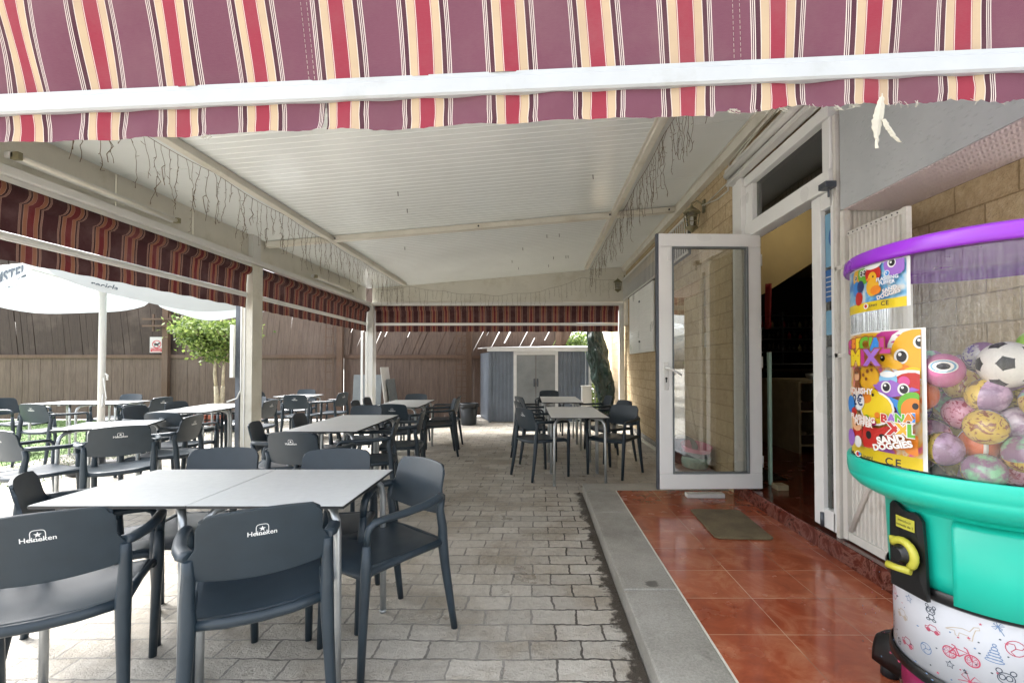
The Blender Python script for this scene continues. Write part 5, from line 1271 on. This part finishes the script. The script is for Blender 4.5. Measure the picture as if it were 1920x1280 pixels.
        # red grinning toy
        a.poly([(X(.3), Y(.1)), (X(.66), Y(.12)), (X(.7), Y(.2)), (X(.69), Y(.28)), (X(.62), Y(.29)), (X(.52), Y(.26)), (X(.4), Y(.27)), (X(.33), Y(.305)), (X(.28), Y(.24)), (X(.27), Y(.15))], 'p_red')
        E(.38, .2, .035, .04, 'p_black'); E(.57, .195, .035, .04, 'p_black'); a.line([(X(.34), Y(.26)), (X(.43), Y(.225))], .008, 'p_black'); a.line([(X(.6), Y(.245)), (X(.51), Y(.22))], .008, 'p_black'); a.ring(X(.47), Y(.165), .035*w/.2*.8, .02, .0035, 'p_black', 14, pi*1.1, pi*1.9)
        # pink and white soft toy
        E(.17, .2, .08, .13, 'p_red'); E(.17, .27, .085, .075, 'p_peach'); E(.19, .13, .06, .06, 'p_white'); E(.14, .285, .01, .013, 'p_black'); E(.2, .285, .01, .013, 'p_black'); E(.17, .262, .012, .009, 'p_black')
        E(.05, .42, .07, .09, 'p_blue'); E(.05, .15, .07, .09, 'p_lilac'); E(.13, .36, .05, .05, 'p_red')
        # orange stretchy dogs
        E(.85, .19, .13, .06, 'p_orange', .4); E(.93, .14, .08, .04, 'p_orange'); a.line([(X(.4), Y(.09)), (X(.6), Y(.12)), (X(.8), Y(.1)), (X(.96), Y(.13))], .03, 'p_orange'); a.line([(X(.85), Y(.28)), (X(.95), Y(.21))], .024, 'p_brown')
        for i, (c, m_) in enumerate(zip('SPECIAL', ('p_magenta', 'p_orange', 'p_yellow', 'p_green', 'p_green', 'p_blue', 'p_magenta'))): a.text(c, X(.07+i*.098-(.03 if i > 4 else 0)+(.012 if i > 5 else 0)), Y(.895-.012*abs(i-3)*.5), .06, m_, 0, .06, 'p_brown', ow=.06)
        for i, (c, m_) in enumerate(zip('MIX', ('p_yellow', 'p_magenta', 'p_lilac'))): a.text(c, X(.22+i*.13), Y(.79), .068, m_, 0, .06, 'p_brown', ow=.06)
        a.text('SQUISHY', X(.3), Y(.535), .026, 'p_white', 0, .03, 'p_orange'); a.text('FLASHING', X(.33), Y(.325), .023, 'p_white', -.06, .04, 'p_orange'); a.text('PUFFER', X(.35), Y(.285), .023, 'p_white', -.06, .04, 'p_orange')
        for i, (c, m_) in enumerate(zip('BANAX', ('p_red', 'p_lilac', 'p_green', 'p_orange', 'p_blue'))): a.text(c, X(.64+i*.085), Y(.345+.006*i), .034, m_, 0, .05, 'p_white', ow=.05)
        for i, (c, m_) in enumerate(zip('XXL', ('p_red', 'p_gold', 'p_green'))): a.text(c, X(.76+i*.085), Y(.275), .05, m_, 0, .05, 'p_white', ow=.05)
        a.text('SAND', X(.72), Y(.2), .03, 'p_white', .28, .05, 'p_brown'); a.text('DOGGIES', X(.73), Y(.155), .026, 'p_white', .28, .05, 'p_brown')
        a.text('CE', X(.75), Y(.04), .032, 'ink', space=1.3); a.ring(X(.91), Y(.04), .014, .014, .002, 'ink'); E(.31, .045, .04, .03, 'p_white'); E(.31, .045, .022, .02, 'p_red'); E(.34, .05, .015, .015, 'p_blue'); a.text('M', X(.22), Y(.045), .018, 'ink'); a.text('Lineni', X(.45), Y(.04), .018, 'ink')
    return a.build('poster', cm_)
poster(.988, 1.412, .33, RD+.0035, 180, False)
poster(1.481, 1.633, .30, RD+.0035, 176.5, True)
# line drawings printed on the pedestal
TH = R(225)
ar = Art(cyl(RP, .172), .0006); Wd = .0022; ar.mb.mat('d_base').lathe([(RP, .57), (RP, .33), (.01, .33)], (MC.x, MC.y, 0), 96)
def bike(cx, cy, s, m):
    for q in (-1, 1): ar.ring(cx+q*s, cy, s*.62, s*.62, Wd*1.5, m); ar.ring(cx+q*s, cy, s*.45, s*.45, Wd*.5, m); [ar.line([(cx+q*s, cy), (cx+q*s+s*.6*cos(a), cy+s*.6*sin(a))], Wd*.5, m) for a in [i*pi/4 for i in range(8)]]
    ar.line([(cx-s, cy), (cx-s*.5, cy+s*.75), (cx+s*.6, cy+s*.7), (cx-s*.1, cy), (cx-s, cy)], Wd*1.6, m); ar.line([(cx-s*.1, cy), (cx-s*.5, cy+s*.95), (cx-s*.8, cy+s*1.0)], Wd*1.6, m); ar.line([(cx+s, cy), (cx+s*.55, cy+s*1.1), (cx+s*.3, cy+s*1.2)], Wd*1.6, m)
def ball(cx, cy, r, m):
    ar.ring(cx, cy, r, r, Wd, m)
    for k in range(3): a = k*2.1; ar.line([(cx, cy), (cx+r*.6*cos(a)+.2*r*sin(a), cy+r*.6*sin(a)), (cx+r*cos(a+.5), cy+r*sin(a+.5))], Wd, m)
def tower(cx, cy, s, m):
    for k in range(5): w_ = s*(1-.17*k); ar.ring(cx, cy+k*s*.42, w_, s*.24, Wd, m, 14)
    ar.ring(cx, cy+s*2.2, s*.2, s*.2, Wd, m, 10)
def pinwheel(cx, cy, s, m):
    for k in range(4): a = k*pi/2+.3; b = a+.75; ar.line([(cx, cy), (cx+s*cos(a), cy+s*sin(a)), (cx+s*.75*cos(b), cy+s*.75*sin(b))], Wd, m, True)
    ar.line([(cx, cy), (cx+s*.9, cy-s*1.6)], Wd, m)
def car(cx, cy, s, m):
    ar.line([(cx-s*1.6, cy), (cx-s*1.6, cy+s*.6), (cx-s*.9, cy+s*.7), (cx-s*.5, cy+s*1.3), (cx+s*.7, cy+s*1.3), (cx+s, cy+s*.7), (cx+s*1.6, cy+s*.6), (cx+s*1.6, cy)], Wd, m, True)
    for q in (-.9, .9): ar.ring(cx+q*s, cy, s*.4, s*.4, Wd, m); ar.ring(cx+q*s, cy, s*.2, s*.2, Wd, m)
def toy(cx, cy, s, m):
    ar.ring(cx, cy, s, s*.85, Wd, m); ar.ring(cx-s*.45, cy+s*.1, s*.35, s*.4, Wd, m); ar.ring(cx+s*.35, cy+s*.1, s*.35, s*.4, Wd, m); ar.ring(cx-s*.8, cy+s, s*.35, s*.35, Wd, m); ar.ring(cx+s*.8, cy+s, s*.35, s*.35, Wd, m)
    ar.ring(cx+.2*s, cy-s*1.4, s*.6, s*.55, Wd, m); ar.ring(cx-s*.5, cy-s*2.1, s*.4, s*.25, Wd, m); ar.ring(cx+s*.8, cy-s*2.0, s*.4, s*.25, Wd, m)
def dino(cx, cy, s, m): ar.line([(cx-2.2*s, cy-.3*s), (cx-1.2*s, cy+.3*s), (cx, cy+.7*s), (cx+.9*s, cy+.6*s), (cx+1.4*s, cy+1.5*s), (cx+2*s, cy+1.7*s), (cx+2.1*s, cy+1.3*s), (cx+1.6*s, cy+1.1*s), (cx+1.3*s, cy), (cx+1.2*s, cy-.8*s), (cx+.8*s, cy-.8*s), (cx+.7*s, cy-.2*s), (cx-.4*s, cy-.2*s), (cx-.5*s, cy-.8*s), (cx-.9*s, cy-.8*s), (cx-1*s, cy-.1*s)], Wd, m, True)
def outst(cx, cy, r, m): ar.line([(cx+(r if i % 2 == 0 else r*.45)*sin(pi*i/5), cy+(r if i % 2 == 0 else r*.45)*cos(pi*i/5)) for i in range(10)], Wd, m, True)
for k in range(-1, 3):
    o_ = k*.36
    bike(o_-.06, .262, .026, 'd_red'); ball(o_+.055, .335, .021, 'd_red'); tower(o_+.012, .285, .02, 'd_blue'); pinwheel(o_-.04, .2, .028, 'd_red'); car(o_+.115, .285, .017, 'd_tan'); toy(o_+.035, .245, .018, 'd_dark')
    dino(o_-.055, .335, .018, 'd_tan'); toy(o_-.135, .36, .013, 'd_dark'); outst(o_-.085, .225, .011, 'd_dark'); outst(o_+.15, .36, .013, 'd_blue'); car(o_-.13, .30, .013, 'd_red'); dino(o_+.05, .18, .014, 'd_tan'); car(o_+.14, .205, .016, 'd_red'); ball(o_-.15, .235, .016, 'd_blue'); pinwheel(o_+.02, .385, .014, 'd_blue'); ball(o_+.095, .19, .01, 'd_dark')
rd = random.Random(9)
for i in range(210):
    x = rd.uniform(-.5, .95); y = rd.uniform(.172, .392)
    if i % 3: ar.ell(x, y, .0022, .0022, rd.choice(['d_dark', 'd_blue', 'd_red']), 0, 7)
    else: ar.star(x, y, .0045, rd.choice(['ink', 'd_dark', 'd_red']))
ar.build('printed_pedestal', cm_)
rebase(cm_)
# everything inside the drum
def capmat(k, a, b, c, tr=.35):
    m = NM(k); co = m.coord('Object'); sep = m.new('ShaderNodeSeparateXYZ'); m.ln(co, sep.inputs[0])
    n = m.noise(40, 4, .6, co, 1.5); n2 = m.noise(22, 3, .6, co)
    gold = m.mix(m.ramp(n, [(.5, 0.), (.56, 1.)]), srgb(a), srgb(b)); cl = m.mix(m.ramp(n2, [(.42, 0.), (.55, 1.)]), srgb(c), srgb('8F6E8C'))
    sel = m.ramp(m.math('ADD', sep.outputs[2], m.math('MULTIPLY', n2, .012)), [(.498, 0.), (.502, 1.)])
    z = m.math('GREATER_THAN', m.math('ADD', sep.outputs[2], m.math('MULTIPLY', sep.outputs[0], .35)), .004)
    m.base(m.mix(z, gold, cl)); m.b.inputs['Roughness'].default_value = .16; m.b.inputs['Coat Weight'].default_value = .6
    m.ln(m.bump(n2, .15, .004), m.b.inputs['Normal']); m.done(k)
PAL = [('D8B84A', '7A5A1E', 'C9A6C0'), ('E0C25A', 'A04828', 'D9C8D2'), ('C9B24A', '6E6420', 'BFA0C4'), ('E39AB4', 'B03A5A', 'E6A8C4'), ('D8B84A', '8A4A1E', '8FD2A6'), ('B8A4B8', '4A3A6A', 'C8B4CC'), ('C7C2BE', '6A5A9A', 'E0DCDC'), ('D6BE5A', '8A8030', 'B8A8B8'), ('E6BE8A', 'A83A2E', 'EAD6B4'), ('C88AB8', 'D8B040', 'C99CC0')]
for i, p in enumerate(PAL): capmat('capsule%d' % i, *p)
plain('ball_orange', 'E06A2A', .25, var=.05); plain('ball_white', 'E8E4DA', .3, var=.03); plain('ball_black', '1E1C1E', .35); plain('ball_eye', 'C8709A', .2, var=.1)
plain('lime', '9AD23A', .3)
RBall = .051
# settle spheres: simple relaxation inside a cylinder
rd = random.Random(12); P = []
spec = [((1.26, 1.16), 1.3, 'soccer')]
import itertools
for lay in range(6):
    z = .957+RBall+.0+lay*.077; off = (lay % 2)*.06
    for i in range(-6, 7):
        for j in range(-6, 7):
            x = (i+.5*(j % 2))*.105+off; y = j*.092+off*.5; 
            if math.hypot(x, y) < RD-.006-RBall: P.append([x+rd.uniform(-.008, .008), y+rd.uniform(-.008, .008), z+rd.uniform(-.004, .004)])
zmax = lambda x, y: 1.33+.07*(x*.7-y*.2)/.3
P = [p for p in P if p[2] < zmax(p[0], p[1])-.0]
for it in range(200):
    for p in P: p[2] -= .0006
    for a in range(len(P)):
        pa = P[a]
        for b in range(a+1, len(P)):
            pb_ = P[b]; dx = pa[0]-pb_[0]; dy = pa[1]-pb_[1]; dz = pa[2]-pb_[2]; d2 = dx*dx+dy*dy+dz*dz
            if d2 < (2*RBall)**2 and d2 > 1e-9:
                d = d2**.5; k = (2*RBall-d)/d*.5; pa[0] += dx*k; pa[1] += dy*k; pa[2] += dz*k; pb_[0] -= dx*k; pb_[1] -= dy*k; pb_[2] -= dz*k
    for p in P:
        r_ = math.hypot(p[0], p[1]); m_ = RD-.006-RBall
        if r_ > m_: p[0] *= m_/r_; p[1] *= m_/r_
        p[2] = max(p[2], .952+RBall)
Pt = [Vector((MC.x+p[0], MC.y+p[1], p[2])) for p in P]
H0 = Vector((0, 0, 1.3))
def pix(p): return (1007+850*p.x/p.y, 685-850*(p.z-1.3)/p.y)
def vis(p):      # keep those whose wall side can be seen
    return True
tgt = {'orange2': (1850, 835), 'green': (1862, 800), 'pink': (1745, 790)}
sel = {}
PIN = {'soccer': Vector((1.325, 1.285, 1.29)), 'eye': Vector((1.2, 1.345, 1.285)), 'orange': Vector((1.19, 1.42, 1.21)), 'lime': Vector((1.52, 1.38, 1.36))}
Pt = [p for p in Pt if min((p-q).length for q in PIN.values()) > RBall*1.6]
for k, q in PIN.items(): sel[len(Pt)] = k; Pt.append(q)

near = sorted(range(len(Pt)), key=lambda i: Pt[i].y)
for k, (px, py) in tgt.items():
    best = None
    for i, p in enumerate(Pt):
        if i in sel: continue
        d = math.dist(pix(p), (px, py))+(p.xy.length-1.6)*60+(Pt[i]-H0).length*30
        if best is None or d < best[0]: best = (d, i)
    sel[best[1]] = k
def uvs(name, mat, egg=1.0):
    mb = MB(); pr_ = [(RBall*.985*sin(a), -RBall*.985*cos(a)*(egg if a > pi/2 else 1)) for a in [pi*i/14 for i in range(15)]]; pr_[0] = (.0003, pr_[0][1]); pr_[-1] = (.0003, pr_[-1][1])
    return mb.lathe(pr_, (0, 0, 0), 24, cap=True)
meshes = []
for i in range(len(PAL)): o = uvs('', '').build('toy_capsule', 'capsule%d' % i); meshes.append(o.data); bpy.data.objects.remove(o)
def soccer():
    ico = bmesh.new(); bmesh.ops.create_icosphere(ico, subdivisions=1, radius=1); vs = [v.co.normalized() for v in ico.verts]; ico.free()
    bm = bmesh.new(); bmesh.ops.create_icosphere(bm, subdivisions=6, radius=1); me = bpy.data.meshes.new('football')
    nb = [[w for w in vs if w is not v and v.dot(w) > .3 and v.dot(w) < .99] for v in vs]
    for f in bm.faces:
        c = f.calc_center_median().normalized(); k = max(range(12), key=lambda q: vs[q].dot(c)); v = vs[k]; ok = True
        ns = [w for w in vs if .3 < v.dot(w) < .99]
        for a in range(len(ns)):
            for b in range(a+1, len(ns)):
                if ns[a].dot(ns[b]) > .3:
                    m_ = ns[a]+ns[b]; t_ = (m_-v*m_.dot(v)).normalized()
                    if c.dot(t_) > .27: ok = False
        f.material_index = 1 if ok else 0; f.smooth = True
    bm.to_mesh(me); bm.free(); me.materials.append(MATS['ball_white']); me.materials.append(MATS['ball_black'])
    o = bpy.data.objects.new('football', me); C.objects.link(o); return o
NAMES = ['gold printed capsule', 'gold and red printed capsule', 'olive gold capsule', 'pink capsule', 'green topped gold capsule', 'mauve capsule', 'pale grey capsule', 'dull yellow capsule', 'cream and red capsule', 'lilac capsule']
lab = {}
for i, p in enumerate(Pt):
    k = sel.get(i); px, py = pix(p)
    if k == 'soccer':
        o = soccer(); o.scale = (RBall*1.27,)*3; o.location = p+Vector((0, 0, .012)); o.rotation_euler = (.35, .5, .9); tag(o, 'black and white football capsule on top of the toy pile', 'ball'); continue
    if k in ('orange', 'orange2'):
        mb = uvs('', ''); o = mb.mat('ball_orange'); b_ = MB(); o = uvs('', '').build('toy_ball', 'ball_orange', loc=p); 
        s_ = MB()
        for q in range(3):
            a = q*2.1; s_.tube([(RBall*.992*cos(t_)*cos(a), RBall*.992*cos(t_)*sin(a), RBall*.992*sin(t_)) for t_ in [R(g) for g in range(-90, 91, 12)]], .006, 6, flat=.4)
        s_.build('white_seam', 'ball_white', o); tag(o, 'orange toy ball with white bands beside the poster edge' if k == 'orange' else 'orange toy ball low in the middle of the pile', 'ball'); continue
    if k == 'eye':
        o = uvs('', '').build('toy_ball', 'ball_eye', loc=p); d = (H0-p).normalized(); mb = MB()
        for r_, m_, e in ((.025, 'ball_white', .0025), (.022, 'p_sky', .004), (.018, 'ball_white', .0052), (.012, 'ball_black', .0064)):
            q = d.to_track_quat('Z', 'Y').to_matrix(); mb.mat(m_); b0 = len(mb.v); hgt = math.sqrt(RBall**2-r_**2)+e*.3; mb.v.append(q @ Vector((0, .012, RBall+e*.5)))
            for j in range(24): mb.v.append(q @ Vector((r_*1.3*cos(j*pi/12), .012+r_*sin(j*pi/12)*.8, math.sqrt(max(0, RBall**2-(r_*1.3*cos(j*pi/12))**2-(.012+r_*.8*sin(j*pi/12))**2))+e*.3)))
            for j in range(24): mb.face((b0, b0+1+j, b0+1+(j+1) % 24))
        mb.build('printed_eye', None, o, bevel='raw'); tag(o, 'pink toy ball printed with a big eye at the upper left of the pile', 'ball'); continue
    if k == 'lime': o = uvs('', '').build('toy_ball', 'lime', loc=p); tag(o, 'lime green toy ball at the top right of the pile', 'ball'); continue
    j = {'green': 4, 'pink': 3}.get(k, rd.choice([0, 0, 1, 1, 2, 2, 4, 4, 5, 7, 7, 8, 8, 9, 3, 3, 6]))
    o = bpy.data.objects.new('toy_capsule', meshes[j]); C.objects.link(o); o.location = p; o.rotation_euler = (rd.uniform(-1.4, 1.4), rd.uniform(-1.4, 1.4), rd.uniform(0, 6.3)); o.scale = (1, 1, rd.choice([1, 1.0, 1.04]))
    hz = 'top' if p.z > 1.24 else 'upper' if p.z > 1.14 else 'middle' if p.z > 1.05 else 'bottom'
    lab.setdefault((j, hz), []).append((px, o)); o['category'] = 'toy capsule'; o['group'] = 'toy capsules inside the clear drum'
ORD = ['leftmost', 'second from left', 'third from left', 'fourth from left', 'fifth from left', 'sixth from left', 'seventh from left', 'eighth from left', 'ninth from left', 'tenth from left', 'eleventh from left', 'twelfth from left']
for (j, hz), L_ in lab.items():
    L_.sort(key=lambda q: q[0])
    for k, (px, o) in enumerate(L_):
        o['label'] = NAMES[j]+' in the '+hz+' layer of the pile'+('' if len(L_) == 1 else ', '+ORD[min(k, 11)]+' one')
